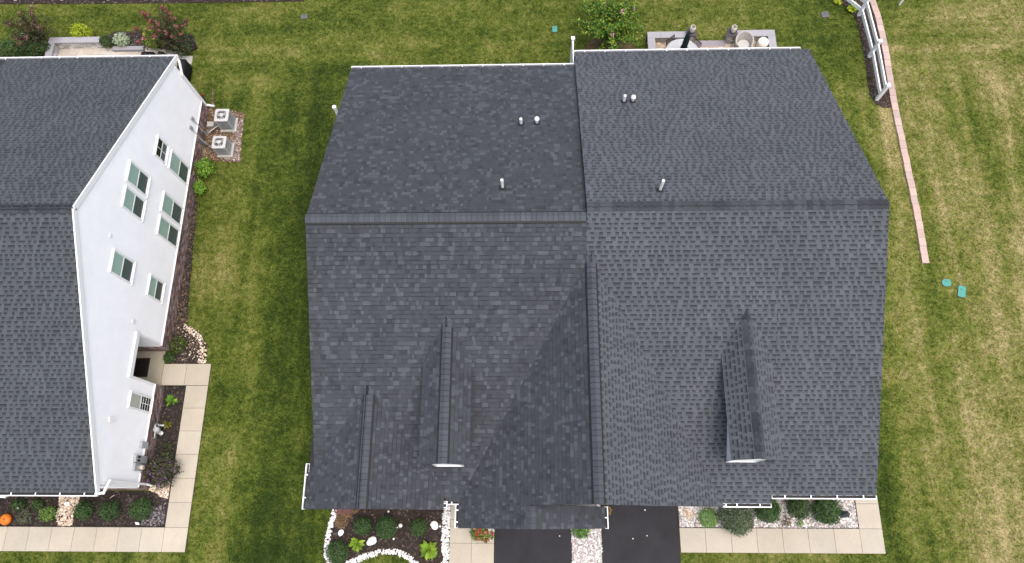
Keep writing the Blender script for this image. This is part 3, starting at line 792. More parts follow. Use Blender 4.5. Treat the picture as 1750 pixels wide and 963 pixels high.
brick_band(house, 'y', .50, -7.85, -3.45, 0, .75, -1, rb)
for (x0, x1, yy) in ((-1.45, 1.40, -.10), (2.85, 5.65, .65)):
    b = MB(); b.box(x0, x1, yy - .05, yy - .02, .03, 2.2); d_ = b.build('garage_door', MAT['white'], house)
    for k in range(4):
        for j in range(4):
            p = MB(); w = (x1 - x0) / 4; p.box(x0 + j * w + .06, x0 + (j + 1) * w - .06, yy - .062, yy - .049, .09 + k * .54, .52 + k * .54); p.build('panel', MAT['white'], d_)
# dormers: white walls, window, trim
def dormer(cx, x0, x1, yf_, z_eave, zr, sl):
    b = MB(); zb = zf(yf_) - .05
    def top(z, lo, hi):
        k = (zr - .12 - z) / sl
        return max(lo, cx - k), min(hi, cx + k)
    siding(b, 'y', yf_, x0, x1, zb, zr - .13, -1, top)
    ye = (z_eave - 3.125) / MS + .2
    b.add([(x0, yf_, zb), (x0, yf_, z_eave), (x0, ye, z_eave), (x1, yf_, zb), (x1, yf_, z_eave), (x1, ye, z_eave)], [(0, 1, 2), (3, 5, 4)])
    w = b.build('dormer_wall', MAT['siding'], house)
    t = MB(); t.box(x0 - .03, x1 + .03, yf_ - .055, yf_ - .017, zb - .02, zb + .13); t.box(x0 - .03, x0 + .05, yf_ - .05, yf_ - .018, zb + .13, z_eave); t.box(x1 - .05, x1 + .03, yf_ - .05, yf_ - .018, zb + .13, z_eave)
    t.build('trim', MAT['white'], w)
dormer(DLX, -3.46, -2.50, 1.80, 5.50, DLZ, DLS)
dormer(DRX, 6.80, 7.80, 1.97, 5.57, DRZ, DRS)

# roof vents
def vent(px, py, zfun, h, capped, r_=.07, solve=None):
    # base: intersect the pixel ray with the roof slope by iteration
    z = 6.0
    for _ in range(30): z = zfun(G(px, py, z).y)
    p = G(px, py, z)
    b = MB(); b.lathe([(r_, -.08), (r_, h), (r_ * .75, h), (r_ * .7, h - .05)], (p.x, p.y, p.z), 12); o = b.build('vent_pipe', MAT['pvc'], house)
    f = MB(); f.lathe([(r_ * 2.1, -.02), (r_ * 1.5, .05), (r_ * 1.06, .10)], (p.x, p.y, p.z), 12); f.build('pipe_boot', MAT['edging'], o)
    fl = MB(); sl = (zfun(p.y + .1) - zfun(p.y - .1)) / .2; d = nrm((0, 1, sl)); n = Vector((0, -d.z, d.y))
    fl.obox(p + n * .026 , Vector((.12, 0, 0)), d * .12, n * .006); fl.build('flashing', MAT['deck'], o)
    if capped:
        c = MB(); c.lathe([(r_ * 1.1, h - .04), (r_ * 1.65, h + .0), (r_ * 1.7, h + .08), (r_ * 1.2, h + .13), (r_ * .4, h + .15)], (p.x, p.y, p.z), 14); c.build('vent_cap', MAT['pvc'], o)
vent(890.5, 213, zb_l, .42, False, .056); vent(917.5, 211.5, zb_l, .28, True, .058); vent(859, 322, zb_l, .66, False, .052)
vent(1066, 174.5, zb_r, .46, False, .056); vent(1081, 174, zb_r, .26, True, .058); vent(1127.5, 326, zb_r, .78, False, .052)

# privacy divider between the two patios
dv = thing('privacy_fence', (1.93, 21.2, 0), 'white vinyl privacy divider with end post behind the roof step', 'fence')
y0_, y1_ = WYR + .05, 21.42
b = MB(); b.box(1.955 - .06, 1.955 + .06, y1_ - .06, y1_ + .06, 0, 1.86); po = b.build('post', MAT['white'], dv)
b = MB(); b.box(1.955 - .085, 1.955 + .085, y1_ - .085, y1_ + .085, 1.86, 1.90); b.lathe([(.085, 1.90), (.0, 1.955)], (1.955, y1_, 0), 4); b.build('post_cap', MAT['white'], po)
b = MB(); b.box(1.93, 1.98, y0_, y1_ - .06, .06, .16); b.build('rail', MAT['white'], dv)
b = MB(); b.box(1.93, 1.98, y0_, y1_ - .06, 1.68, 1.79); b.build('rail', MAT['white'], dv)
n = 11; w = (y1_ - .06 - y0_) / n
for i in range(n):
    b = MB(); b.box(1.943, 1.967, y0_ + i * w + .004, y0_ + (i + 1) * w - .004, .16, 1.68); b.build('board', MAT['white'], dv)

# white pvc pipe beside the newer unit's left wall
pp = G(579, 200, 0.05); top_p = G(571, 183, 1.95)
b = MB(); b.lathe([(.075, 0), (.075, 1.9), (.095, 1.9), (.095, 1.97), (.05, 1.97)], (top_p.x, top_p.y, 0), 12)
tag(b.build('vent_pipe', MAT['pvc']), 'white standing pipe on the grass beyond the left roof edge of the duplex', 'pipe')

# ------------------------------------------------------------------ neighbouring house
NX = -15.85
nh = thing('neighbouring_house', (-20.5, 10.1, 0), 'white gabled house with grey shingle roof and brick base, cut by the left edge', 'house')
NYF, NYR, NYB = .84, 10.12, 19.43
NZE, NZR = 3.55, 7.96
mN = (NZR - NZE) / (NYR - NYF); mNb = (NZR - 3.57) / (NYB - NYR)
nf = lambda y: NZE + mN * (y - NYF); nb = lambda y: NZR - mNb * (y - NYR)
roofH = dict(mat=MAT['shingle_neighbour'], mb=MB())
NX0 = -27.5
nslopes = [(roofH, 'front_slope', (NX0, NYF, NZE), (1, 0, 0), nrm((0, 1, mN)), NX - NX0 - .03, LEN(NYR - NYF, mN), 'old', lambda p: p.x > -23.5),
           (roofH, 'rear_slope', (NX - .03, NYB, nb(NYB)), (-1, 0, 0), nrm((0, -1, mNb)), NX - NX0 - .03, LEN(NYB - NYR, mNb), 'old', lambda p: p.x > -23.5)]
make_roof(roofH, 'roof', nslopes, nh); roofH['obj']['label'] = 'grey toothed-shingle gable roof'
cand2 = []
for (roof, name, O, u, v, Lu, Lv, style, keep) in nslopes: shingle_slope(roof, O, u, v, Lu, Lv, style, keep, rs, cand2)
emit(cand2, 300, (roofH,), lambda s: (-s.v[0][2] if s.v[0][0] > -19.6 and s.v[0][1] < NYR - .15 else 99))
ridge(roofH['obj'], (NX - .05, NYR, NZR), (-23.5, NYR, NZR), mNb, mN, 'old', roofH['mat'], seed=9, vent=False, half=.18, step=.21)
gutter(roofH['obj'], (-24, NYF, NZE - .015), (NX, NYF, NZE - .015), (0, -1, 0), hangers=.86)
gutter(roofH['obj'], (-24, NYB, nb(NYB) - .015), (NX + .06, NYB, nb(NYB) - .015), (0, 1, 0), hangers=.76)
# rake boards and soffit
for (ya, za, yb2, zb2) in ((NYB, nb(NYB), NYR, NZR), (NYF, NZE, NYR, NZR)):
    b = MB(); rake(b, (NX - .005, ya, za + .05), (NX - .005, yb2, zb2 + .05), .05, .20); b.build('rake_board', MAT['white'], nh)
WX = NX - .045
PY0, PY1, PZ = 5.30, 6.93, 2.66                                  # side porch opening
WY0, WY1 = 1.12, 19.05
b = MB()
siding(b, 'x', WX, WY0, WY1, .75, NZR - .18, 1, gable_fn(NYR, NZR, mN, mNb, .10), .105, skip=[(PY0, PY1, 0, PZ)])
b.build('wall', MAT['siding'], nh)
b = MB(); siding(b, 'y', WY0, -24, WX, .75, 3.45, -1, None, .105); b.build('wall', MAT['siding'], nh)
b = MB(); siding(b, 'y', WY1, -24, WX, .75, 3.60, 1, None, .105); b.build('wall', MAT['siding'], nh)
b = MB(); b.box(-24, WX - 1.75, WY0 + .02, WY1 - .02, 0, 3.4); b.box(WX - 1.75, WX - .02, WY0 + .02, PY0 - .02, 0, 3.4); b.box(WX - 1.75, WX - .02, PY1 + .02, WY1 - .02, 0, 3.4); b.box(WX - 1.75, WX - .02, PY0 - .019, PY1 + .019, PZ + .05, 3.4)
b.build('wall_core', MAT['siding'], nh)
# porch jambs, floor, door, header
b = MB(); siding(b, 'y', PY1, WX - 1.70, WX, .75, PZ + .04, -1, None, .105); b.build('porch_wall', MAT['siding'], nh)
b = MB(); siding(b, 'y', PY0, WX - 1.70, WX, .75, PZ + .04, 1, None, .105); b.build('porch_wall', MAT['siding'], nh)
brick_band(nh, 'x', WX, WY0 - .03, WY1 + .03, 0, .77, 1, rb, skip=(PY0 - .0, PY1 + .0))
brick_band(nh, 'y', PY1, WX - 1.70, WX, 0, .77, -1, rb); brick_band(nh, 'y', WY0, -24, WX, 0, .77, -1, rb)
b = MB()
for (a0, a1) in ((WY0, PY0), (PY1, WY1)): b.box(WX + .018, WX + .075, a0 + .01, a1 - .01, .772, .80)
b.build('brick_ledge', MAT['white'], nh)
b = MB(); b.prism([(WX - 1.72, PY0 + .0), (-16.0, PY0 + .0), (-16.0 + .0, PY1 - .08), (WX - 1.72, PY1 - .08)], -.02, .10, (.86, .86, .80)); b.build('porch_floor', MAT['concrete'], nh)
b = MB(); b.box(WX - 1.74, WX - 1.69, PY0 + .3, PY1 - .3, .12, 2.2); dd = b.build('door', MAT['door'], nh)
b = MB(); b.tube([(WX - 1.69, PY0 + .42, 1.1), (WX - 1.62, PY0 + .42, 1.1), (WX - 1.62, PY0 + .54, 1.1)], .015, 6); b.build('handle', MAT['galv'], dd)
b = MB(); b.box(WX - .10, WX + .10, PY0 - .10, PY1 + .10, PZ - .03, PZ + .20); b.build('porch_header', MAT['white'], nh)
b = MB(); b.box(WX - 1.70, WX - .11, PY0 - .01, PY1 + .01, PZ - .01, PZ + .03); b.build('porch_ceiling', MAT['white'], nh)
for yy in (PY0 - .05, PY1 + .05):
    b = MB(); b.box(WX + .01, WX + .035, yy - .05, yy + .05, .80, PZ - .035); b.build('corner_board', MAT['white'], nh)
for yy in (WY0 + .045, WY1 - .045):
    b = MB(); b.box(WX + .012, WX + .04, yy - .055, yy + .055, .80, 3.42); b.build('corner_board', MAT['white'], nh)
b = MB(); lp = Vector((WX - .5, PY1 - .02, 2.15)); b.bar(lp, lp + Vector((0, -.12, .05)), .05, .05); b.lathe([(.05, -.16), (.075, .04), (.02, .12)], (lp.x, lp.y - .16, lp.z), 6); b.build('wall_lantern', MAT['black'], nh)

def window(y0, y1, z0, z1, upper='pane_light', lower='pane_dark', grid=False, parent=nh, mulled=None):
    "double-hung window proud of the siding: frame, two sashes with panes, meeting rail"
    x = WX; fr = .075
    f = MB()
    f.box(x, x + .075, y0 - fr, y0, z0 - fr, z1 + fr); f.box(x, x + .075, y1, y1 + fr, z0 - fr, z1 + fr)
    f.box(x, x + .075, y0, y1, z0 - fr, z0); f.box(x, x + .075, y0, y1, z1, z1 + fr); f.box(x, x + .10, y0 - fr - .02, y1 + fr + .02, z0 - fr - .035, z0 - fr)
    f.box(x, x + .105, y0 - fr - .01, y1 + fr + .01, z1 + fr + .001, z1 + fr + .03)
    o = f.build('window', MAT['white'], parent); zm = (z0 + z1) / 2
    p = MB(); p.box(x + .002, x + .046, y0, y1, zm, z1); p.build('pane', MAT[upper], o)
    p = MB(); p.box(x + .002, x + .038, y0, y1, z0, zm); p.build('pane', MAT[lower], o)
    r_ = MB(); r_.box(x + .005, x + .056, y0, y1, zm - .025, zm + .025); r_.build('meeting_rail', MAT['white'], o)
    if grid:
        gb = MB(); zz = [(z0, zm, .0385), (zm, z1, .0465)] if grid == 'lower' else [(z0, zm, .0385), (zm, z1, .0465)]
        if grid == 'lower': zz = zz[:1]
        for (a, b2, off) in zz:
            gb.box(x + off, x + off + .006, (y0 + y1) / 2 - .012, (y0 + y1) / 2 + .012, a + .001, b2 - .026)
            if grid == 'lower': gb.box(x + off + .001, x + off + .007, y0, y1, (a + b2) / 2 - .012, (a + b2) / 2 + .012)
            if grid == 'lower':
                for q_ in (.25, .75): gb.box(x + off + .001, x + off + .007, y0, y1, a + (b2 - a) * q_ - .008, a + (b2 - a) * q_ + .008)
        gb.build('muntin', MAT['white'], o)
    return o
window(14.50, 15.28, 2.97, 3.74, 'pane_black', 'pane_dark', True)
window(12.52, 13.29, 3.92, 5.28); window(11.44, 12.20, 3.92, 5.25)
window(14.49, 15.26, .93, 2.54)
window(12.47, 13.24, .92, 2.56); window(11.40, 12.15, .92, 2.54)
window(8.76, 9.56, 3.88, 5.22); window(8.71, 9.48, 1.45, 2.50)
window(4.12, 4.64, .90, 2.42, 'pane_sage', 'pane_black', 'lower')

# downspouts
def downspout(pts, parent, w=.085):
    b = MB()
    for p, q in zip(pts[:-1], pts[1:]):
        p, q = Vector(p), Vector(q); d = (q - p).normalized(); b.bar(p - d * .035, q + d * .035, w, w * .8)
    return b.build('downspout', MAT['white'], parent)
gz_ = nb(NYB) - .13
downspout([(NX - .02, NYB + .05, gz_), (NX + .05, NYB - .02, gz_ - .12), (NX + .05, WY1 - .06, gz_ - .55), (NX + .05, WY1 - .06, .40), (NX + .28, WY1 + .05, .14)], nh)
downspout([(NX - .10, NYF - .05, NZE - .13), (NX + .12, NYF - .02, NZE - .22), (NX + .12, WY0 + .14, NZE - .50), (NX + .07, WY0 + .14, NZE - .62), (NX + .07, WY0 + .14, .30), (NX + .22, WY0 + .10, .16)], nh)
q_ = G(3, 857, 3.2); downspout([(q_.x - .5, NYF - .05, NZE - .13), (q_.x - .35, NYF - .16, NZE - .22), (q_.x + .12, NYF - .16, NZE - .28), (q_.x + .30, WY0 - .09, NZE - .7), (q_.x + .30, WY0 - .09, .2)], nh)

# things fixed to the neighbouring wall
xw = WX + .02
b = MB(); b.box(xw, xw + .05, 3.36, 3.54, 3.42, 3.60); v_ = b.build('dryer_vent', MAT['white'], nh)
b = MB(); b.add([(xw + .05, 3.36, 3.60), (xw + .05, 3.54, 3.60), (xw + .12, 3.54, 3.44), (xw + .12, 3.36, 3.44)], [(3, 2, 1, 0), (0, 1, 2, 3)]); b.build('vent_hood', MAT['white'], v_)
b = MB(); b.box(xw, xw + .035, 7.28, 7.44, 3.02, 3.24); b.build('junction_box', MAT['white'], nh)
b = MB(); b.box(xw, xw + .03, 9.95, 10.10, 5.55, 5.68); b.build('junction_box', MAT['white'], nh)
b = MB(); b.box(xw, xw + .14, 2.05, 2.34, .66, 1.50); e_ = b.build('electric_meter_box', MAT['galv'], nh)
b = MB()
for yy in (2.13, 2.27):
    for k in range(1): b.box(xw + .141, xw + .149, yy - .04, yy + .04, 1.20, 1.38)
b.build('breaker_cover', MAT['black'], e_)
b = MB(); b.box(xw, xw + .10, 1.74, 2.03, .80, 1.42); e_ = b.build('electric_meter_box', MAT['galv'], nh)
b = MB()
for k in range(17): pass
def xdisc(bm, c_, r_, d_, n=16):
    vs = []
    for x_ in (c_[0], c_[0] + d_):
        for k in range(n): a = 2 * math.pi * k / n; vs.append((x_, c_[1] + r_ * math.cos(a), c_[2] + r_ * math.sin(a)))
    fs = [(k, (k + 1) % n, n + (k + 1) % n, n + k) for k in range(n)] + [tuple(range(n - 1, -1, -1)), tuple(range(n, 2 * n))]
    bm.add(vs, fs)
xdisc(b, (xw + .10, 1.885, .98), .09, .12); b.build('meter_dome', MAT['lamp_glass'], e_)
b = MB(); b.box(xw, xw + .09, 2.64, 2.90, .66, 1.14); b.build('utility_box', MAT['metal_grey'], nh)
b = MB(); b.tube([(xw + .04, 2.0, .66), (xw + .04, 2.0, .05)], .03, 8); b.build('conduit', MAT['galv'], nh)

# gas meter on the ground by the brick base
gm = thing('gas_meter', (-15.55, 3.45, 0.03), 'grey gas meter and pipes against the brick base of the neighbouring house', 'gas meter')
b = MB(); b.tube([(-15.62, 3.66, .02), (-15.62, 3.66, .62), (-15.62, 3.60, .68), (-15.62, 3.50, .68)], .025, 8); b.tube([(-15.62, 3.36, .60), (-15.62, 3.18, .60), (-15.62, 3.10, .55), (-15.74, 3.10, .50)], .022, 8); b.build('pipe', MAT['galv'], gm)
b = MB(); b.lathe([(.05, .0), (.11, .03), (.125, .12), (.11, .24), (.05, .27)], (-15.60, 3.43, .42), 14); b.build('meter_body', MAT['metal_grey'], gm, True)
b = MB(); b.tube([(-15.60, 3.62, .45), (-15.46, 3.62, .45), (-15.38, 3.62, .42)], .04, 8); b.lathe([(.02, 0), (.09, .02), (.09, .05), (.02, .07)], (-15.44, 3.30, .42), 12); b.tube([(-15.6, 3.30, .45), (-15.36, 3.30, .45)], .025, 8); b.build('regulator', MAT['galv'], gm)

# ------------------------------------------------------------------ air conditioners
def ac_unit(cx, cy, s, h, label):
    t = thing('air_conditioner', (cx, cy, .03), label, 'air conditioner', 'air conditioners beside the neighbouring house')
    b = MB(); b.box(cx - s / 2 - .03, cx + s / 2 + .09, cy - s / 2 - .08, cy + s / 2 + .04, .0, .11); b.build('pad', MAT['concrete_grey'], t)
    h0 = s / 2; z0, z1 = .11, .11 + h
    rc = .07
    def rr(hw, n=4):
        pts = []
        for (sx_, sy_, a0) in ((1, 1, 0), (-1, 1, 90), (-1, -1, 180), (1, -1, 270)):
            for k in range(n + 1): a = rad(a0 + 90 * k / n); pts.append((cx + sx_ * (hw - rc) + rc * math.cos(a), cy + sy_ * (hw - rc) + rc * math.sin(a)))
        return pts
    b = MB(); b.prism(rr(h0 - .03), z0, z1 - .06); body = b.build('coil_cabinet', MAT['metal_dark'], t)
    lv = MB(); k = 0
    # vertical corner posts and louvred panels
    for sx_ in (-1, 1):
        for sy_ in (-1, 1): lv.box(cx + sx_ * (h0 - .035) - .035, cx + sx_ * (h0 - .035) + .035, cy + sy_ * (h0 - .035) - .035, cy + sy_ * (h0 - .035) + .035, z0, z1 - .07)
    nb_ = 8
    for i in range(nb_):
        u_ = -h0 + .09 + (s - .18) * i / (nb_ - 1)
        for sg in (-1, 1):
            lv.box(cx + u_ - .013, cx + u_ + .013, cy + sg * (h0 - .02) - .012, cy + sg * (h0 - .02) + .012, z0 + .02, z1 - .07)
            lv.box(cx + sg * (h0 - .02) - .012, cx + sg * (h0 - .02) + .012, cy + u_ - .013, cy + u_ + .013, z0 + .02, z1 - .07)
    for i in range(4):
        zz = z0 + .02 + (h - .12) * i / 3
        for sg in (-1, 1): lv.box(cx - h0 + .04, cx + h0 - .04, cy + sg * (h0 - .022) - .008, cy + sg * (h0 - .022) + .008, zz - .012, zz + .012); lv.box(cx + sg * (h0 - .022) - .008, cx + sg * (h0 - .022) + .008, cy - h0 + .04, cy + h0 - .04, zz - .012, zz + .012)
    lv.build('louvre_panel', MAT['metal_grey'], t)
    # top with round fan opening
    outer = rr(h0 + .012); n = len(outer); ro = h0 * .80
    top = MB(); inn = [(cx + ro * math.cos(math.atan2(p[1] - cy, p[0] - cx)), cy + ro * math.sin(math.atan2(p[1] - cy, p[0] - cx))) for p in outer]
    vs = [(p[0], p[1], z1) for p in outer] + [(p[0], p[1], z1 + .012) for p in inn] + [(p[0], p[1], z1 - .075) for p in outer] + [(p[0], p[1], z1 - .07) for p in inn]
    fs = []
    for i in range(n):
        j = (i + 1) % n
        fs += [(i, j, n + j, n + i), (2 * n + i, 2 * n + j, j, i), (n + i, n + j, 3 * n + j, 3 * n + i)]
    top.add(vs, fs); top.build('top_cover', M_AC, t)
    f = MB(); f.lathe([(ro * .98, -.01), (ro * .98, 0)], (cx, cy, z1 - .085), 24); f.build('fan_well', MAT['metal_dark'], t)
    fb = MB()
    for k in range(3):
        a = 2 * math.pi * k / 3 + .5
        p0 = Vector((cx + .08 * math.cos(a), cy + .08 * math.sin(a), z1 - .05)); p1 = Vector((cx + ro * .85 * math.cos(a + .25), cy + ro * .85 * math.sin(a + .25), z1 - .06))
        fb.bar(p0, p1, .14, .012)
    fb.build('fan_blade', MAT['metal_grey'], t)
    gr = MB()
    gr.lathe([(.10, 0), (.10, .02), (.03, .03)], (cx, cy, z1 + .0), 16)
    gr.build('fan_hub', M_AC, t)
    w_ = MB()
    for rr_ in (.42, .58, .74, .9):
        pts = [(cx + ro * rr_ * math.cos(2 * math.pi * k / 20), cy + ro * rr_ * math.sin(2 * math.pi * k / 20), z1 + .015) for k in range(21)]
        w_.tube(pts, .0035, 4, cap=False)
    for k in range(4): a = math.pi * k / 2 + .4; w_.tube([(cx + .1 * math.cos(a), cy + .1 * math.sin(a), z1 + .015), (cx + ro * math.cos(a), cy + ro * math.sin(a), z1 + .012)], .004, 4)
    w_.build('fan_grille', MAT['metal_dark'], t)
    return t
M_AC = M('ac_top_paint', (0.45, 0.45, 0.44), 0.45, 0.04)
p1 = G(379, 197.5, .92); p2 = G(374, 243, .84)
ac_unit(p1.x, p1.y, .64, .84, 'taller grey air conditioner nearer the back corner of the white house')
ac_unit(p2.x, p2.y, .62, .72, 'lower grey air conditioner nearer the bright green shrub')
# refrigerant lines and disconnects
for i, (yy, zt, pc) in enumerate(((G(332, 203, 1.4).y + .0, 1.35, p1), (G(329, 215, 1.4).y - .1, 1.35, p2))):
    b = MB(); b.box(xw, xw + .08, yy - .07, yy + .07, zt - .13, zt + .15); o = b.build('disconnect_box', MAT['galv'], nh)
    b = MB(); b.tube([(xw + .04, yy, zt - .13), (xw + .10, yy - .03, zt - .45), (xw + .11, yy - .1, .55), (xw + .25, yy - .15, .28), (pc.x - .40, pc.y - .12, .25), (pc.x - .29, pc.y - .1, .33)], .022, 7); b.build('conduit', MAT['galv'], nh)
    b = MB(); b.tube([(xw + .06, yy - .2, .5), (xw + .2, yy - .22, .32), (pc.x - .42, pc.y + .05, .22), (pc.x - .29, pc.y + .08, .26)], .032, 7); b.build('refrigerant_line', MAT['metal_dark'], nh)
b = MB(); q = G(360, 213, .1); b.box(q.x - .16, q.x + .16, q.y - .13, q.y + .13, .02, .14); tag(b.build('concrete_block', MAT['concrete_grey']), 'small grey block on the soil between brick wall and air conditioner', 'block')

# ------------------------------------------------------------------ white rail fence
def fence_post(t, x, y, h=1.22):
    b = MB(); b.box(x - .07, x + .07, y - .07, y + .07, 0, h); po = b.build('post', MAT['white'], t)
    b = MB(); b.box(x - .085, x + .085, y - .085, y + .085, h, h + .035); b.lathe([(.10, h + .035), (.0, h + .085)], (x, y, 0), 4); b.build('post_cap', MAT['white'], po)
def rails(t, a, b_, zs=(.42, .95), hh=.20):
    for z in zs:
        b = MB(); b.bar((a.x, a.y, z), (b_.x, b_.y, z), .06, hh); b.build('rail', MAT['white'], t)
fr = thing('rail_fence', (16.4, 21.5, 0), 'white two-rail vinyl fence above the dark mulch bed', 'fence', 'white rail fences')
fp = [G(1497.7, 171), G(1484.5, 97.5), G(1466.5, 27)]
fp += [fp[-1] + Vector((-1.55, 1.75, 0)), fp[-1] + Vector((-3.1, 3.5, 0))]
for p in fp: fence_post(fr, p.x, p.y)
for a, b_ in zip(fp[:-1], fp[1:]): rails(fr, a, b_)
fr2 = thing('rail_fence', (-22, 25.2, 0), 'white two-rail fence whose post feet line the top left edge', 'fence', 'white rail fences')
pts = [G(27 + 79.2 * i, 2.0 - .35 * i) + Vector((0, .06, 0)) for i in range(-2, 7)]
for p in pts: fence_post(fr2, p.x, p.y)
for a, b_ in zip(pts[:-1], pts[1:]): rails(fr2, a, b_)
# marker post at the top right
p = G(1537, 8.5); b = MB(); b.box(p.x - .035, p.x + .035, p.y - .035, p.y + .035, 0, 1.1)
tag(b.build('marker_post', MAT['white']), 'thin white marker post standing alone on the dry lawn', 'post')

# block edging strip
path = P2([(1486, -12), (1492, 8), (1500, 33), (1508, 66), (1514, 98), (1520, 135), (1527, 178), (1540, 240), (1553, 303), (1567, 370), (1581, 452)])
be = thing('block_edging', (G(1540, 240).x, G(1540, 240).y, 0), 'curving strip of pink blocks along the fence bed and dry lawn', 'edging')
P_ = [Vector((p[0], p[1], 0)) for p in path]
def walk_path(P, step):
    out = [P[0]]; i = 0; cur = P[0].copy(); need = step
    while i < len(P) - 1:
        d = P[i + 1] - cur
        if d.length >= need: cur = cur + d.normalized() * need; out.append(cur.copy()); need = step
        else: need -= d.length; i += 1; cur = P[i].copy()
    return out
bl = walk_path(P_, .405)
for a, b_ in zip(bl[:-1], bl[1:]):
    d = (b_ - a).normalized(); s_ = Vector((-d.y, d.x, 0)); w = .145
    b = MB(); t = rng.uniform(.88, 1.1); tp = rng.uniform(-.03, .03)
    jl = rng.uniform(-.008, .008)
    b.obox((a + b_) / 2 + s_ * jl + Vector((0, 0, .035 + rng.uniform(-.006, .006))), (b_ - a) / 2 * .975, s_ * w, Vector((0, 0, .06)), (t + tp, t, t - tp)); b.build('block', MAT['pink_block'], be)
NOGRASS.append([(a.x + .16, a.y) for a in bl] + [(a.x - .16, a.y) for a in bl[::-1]])

# ------------------------------------------------------------------ lids and drains in the lawn
def lid(px, py, w, l, rot, label, mat='lid', name='valve_box_lid', cat='lid', rnd=False, z=.045):
    p = G(px, py); t = thing(name, (p.x, p.y, 0), label, cat, 'valve lids in the lawn' if cat == 'lid' else 'drain grates in the back lawn')
    b = MB(); c, s_ = math.cos(rot), math.sin(rot)
    pts = []
    for (sx_, sy_, a0) in ((1, 1, 0), (-1, 1, 90), (-1, -1, 180), (1, -1, 270)):
        rc = min(w, l) * (.48 if rnd else .22)
        for k in range(5): a = rad(a0 + 22.5 * k); x_, y_ = sx_ * (w / 2 - rc) + rc * math.cos(a), sy_ * (l / 2 - rc) + rc * math.sin(a); pts.append((p.x + x_ * c - y_ * s_, p.y + x_ * s_ + y_ * c))
    b.prism(pts, -.02, z); b.build('cover', MAT[mat], t)
    r_ = MB(); pts2 = [(p.x + (q[0] - p.x) * 1.1, p.y + (q[1] - p.y) * 1.1) for q in pts]; r_.prism(pts2, -.02, z - .018); r_.build('rim', MAT['soil'], t)
    h = MB(); h.box(p.x - .03, p.x + .03, p.y + l * .2 - .012, p.y + l * .2 + .012, z, z + .008); h.build('lift_slot', MAT['edging'], t)
    NOGRASS.append(pts2)
lid(1617, 484, .40, .34, .1, 'rounded turquoise valve lid, the one nearer the duplex', rnd=True)
lid(1643, 499, .32, .52, -.25, 'oblong turquoise valve lid further out on the dry lawn')
lid(948, 51, .24, .36, .0, 'small turquoise valve lid on the back lawn')
lid(1410, 26, .36, .34, .15, 'dark square drain grate on the back lawn near the fence bed', 'metal_dark', 'drain_grate', 'drain')
lid(520, 29.5, .34, .26, .1, 'dark drain grate alone on the back lawn between the two houses', 'metal_dark', 'drain_grate', 'drain')
lid(39, 61, .26, .20, .3, 'small pale turquoise lid among shrubs at the top left')

# ------------------------------------------------------------------ plants
def leaves(n, gen, size, elong, pal, spread=.28, seed=0, tilt=.8, fold=True):
    """n leaf-sized folded quads; gen(rng,n)->pos,dir arrays"""
    r = np.random.default_rng(seed); pos, d = gen(r, n)
    n = len(pos); o = d / (np.linalg.norm(d, axis=1)[:, None] + 1e-9)
    o = o + r.normal(0, .32, (n, 3)); o /= np.linalg.norm(o, axis=1)[:, None] + 1e-9      # blade faces roughly outwards
    d = np.cross(o, r.normal(0, 1, (n, 3))); d /= np.linalg.norm(d, axis=1)[:, None] + 1e-9
    d = d + o * r.uniform(.0, .7, (n, 1)); d /= np.linalg.norm(d, axis=1)[:, None] + 1e-9
    s = np.cross(d, o); s /= np.linalg.norm(s, axis=1)[:, None] + 1e-9
    nn = np.cross(s, d)
    L = size * r.uniform(.65, 1.3, n)[:, None]; Wd = L / elong * .5
    a = pos; b = pos + d * L * .45 + s * Wd + nn * L * .10; c = pos + d * L - nn * L * .06; e = pos + d * L * .45 - s * Wd + nn * L * .10
    V = np.stack([a, b, c, e], 1).reshape(-1, 3)
    pal = np.array(pal); ci = r.integers(0, len(pal), n); C = pal[ci] * r.uniform(1 - spread, 1 + spread, (n, 1))
    return V, C

def dome(center, rx, ry, rz, seed, shell=.55, bumps=.22, low=-.25):
    def gen(r, n):
        d = r.normal(0, 1, (n * 2, 3)); d /= np.linalg.norm(d, axis=1)[:, None]
        d = d[d[:, 2] > low][:n]; n2 = len(d)
        nv = np.array([noise.noise(Vector((x * 1.9 + seed * 3.1, y * 1.9, z * 1.9))) + .6 * noise.noise(Vector((x * 4.3, y * 4.3 + seed, z * 4.3))) for x, y, z in d])
        rr = (shell + (1 - shell) * r.uniform(0, 1, n2) ** .45) * (1 + bumps * nv) * np.where(r.uniform(0, 1, n2) < .10, r.uniform(1.0, 1.22, n2), 1.0)
        p = d * rr[:, None] * np.array([rx, ry, rz]) + np.array(center)
        p[:, 2] = np.maximum(p[:, 2], .05)
        return p, d + np.array([0, 0, .35])
    return gen

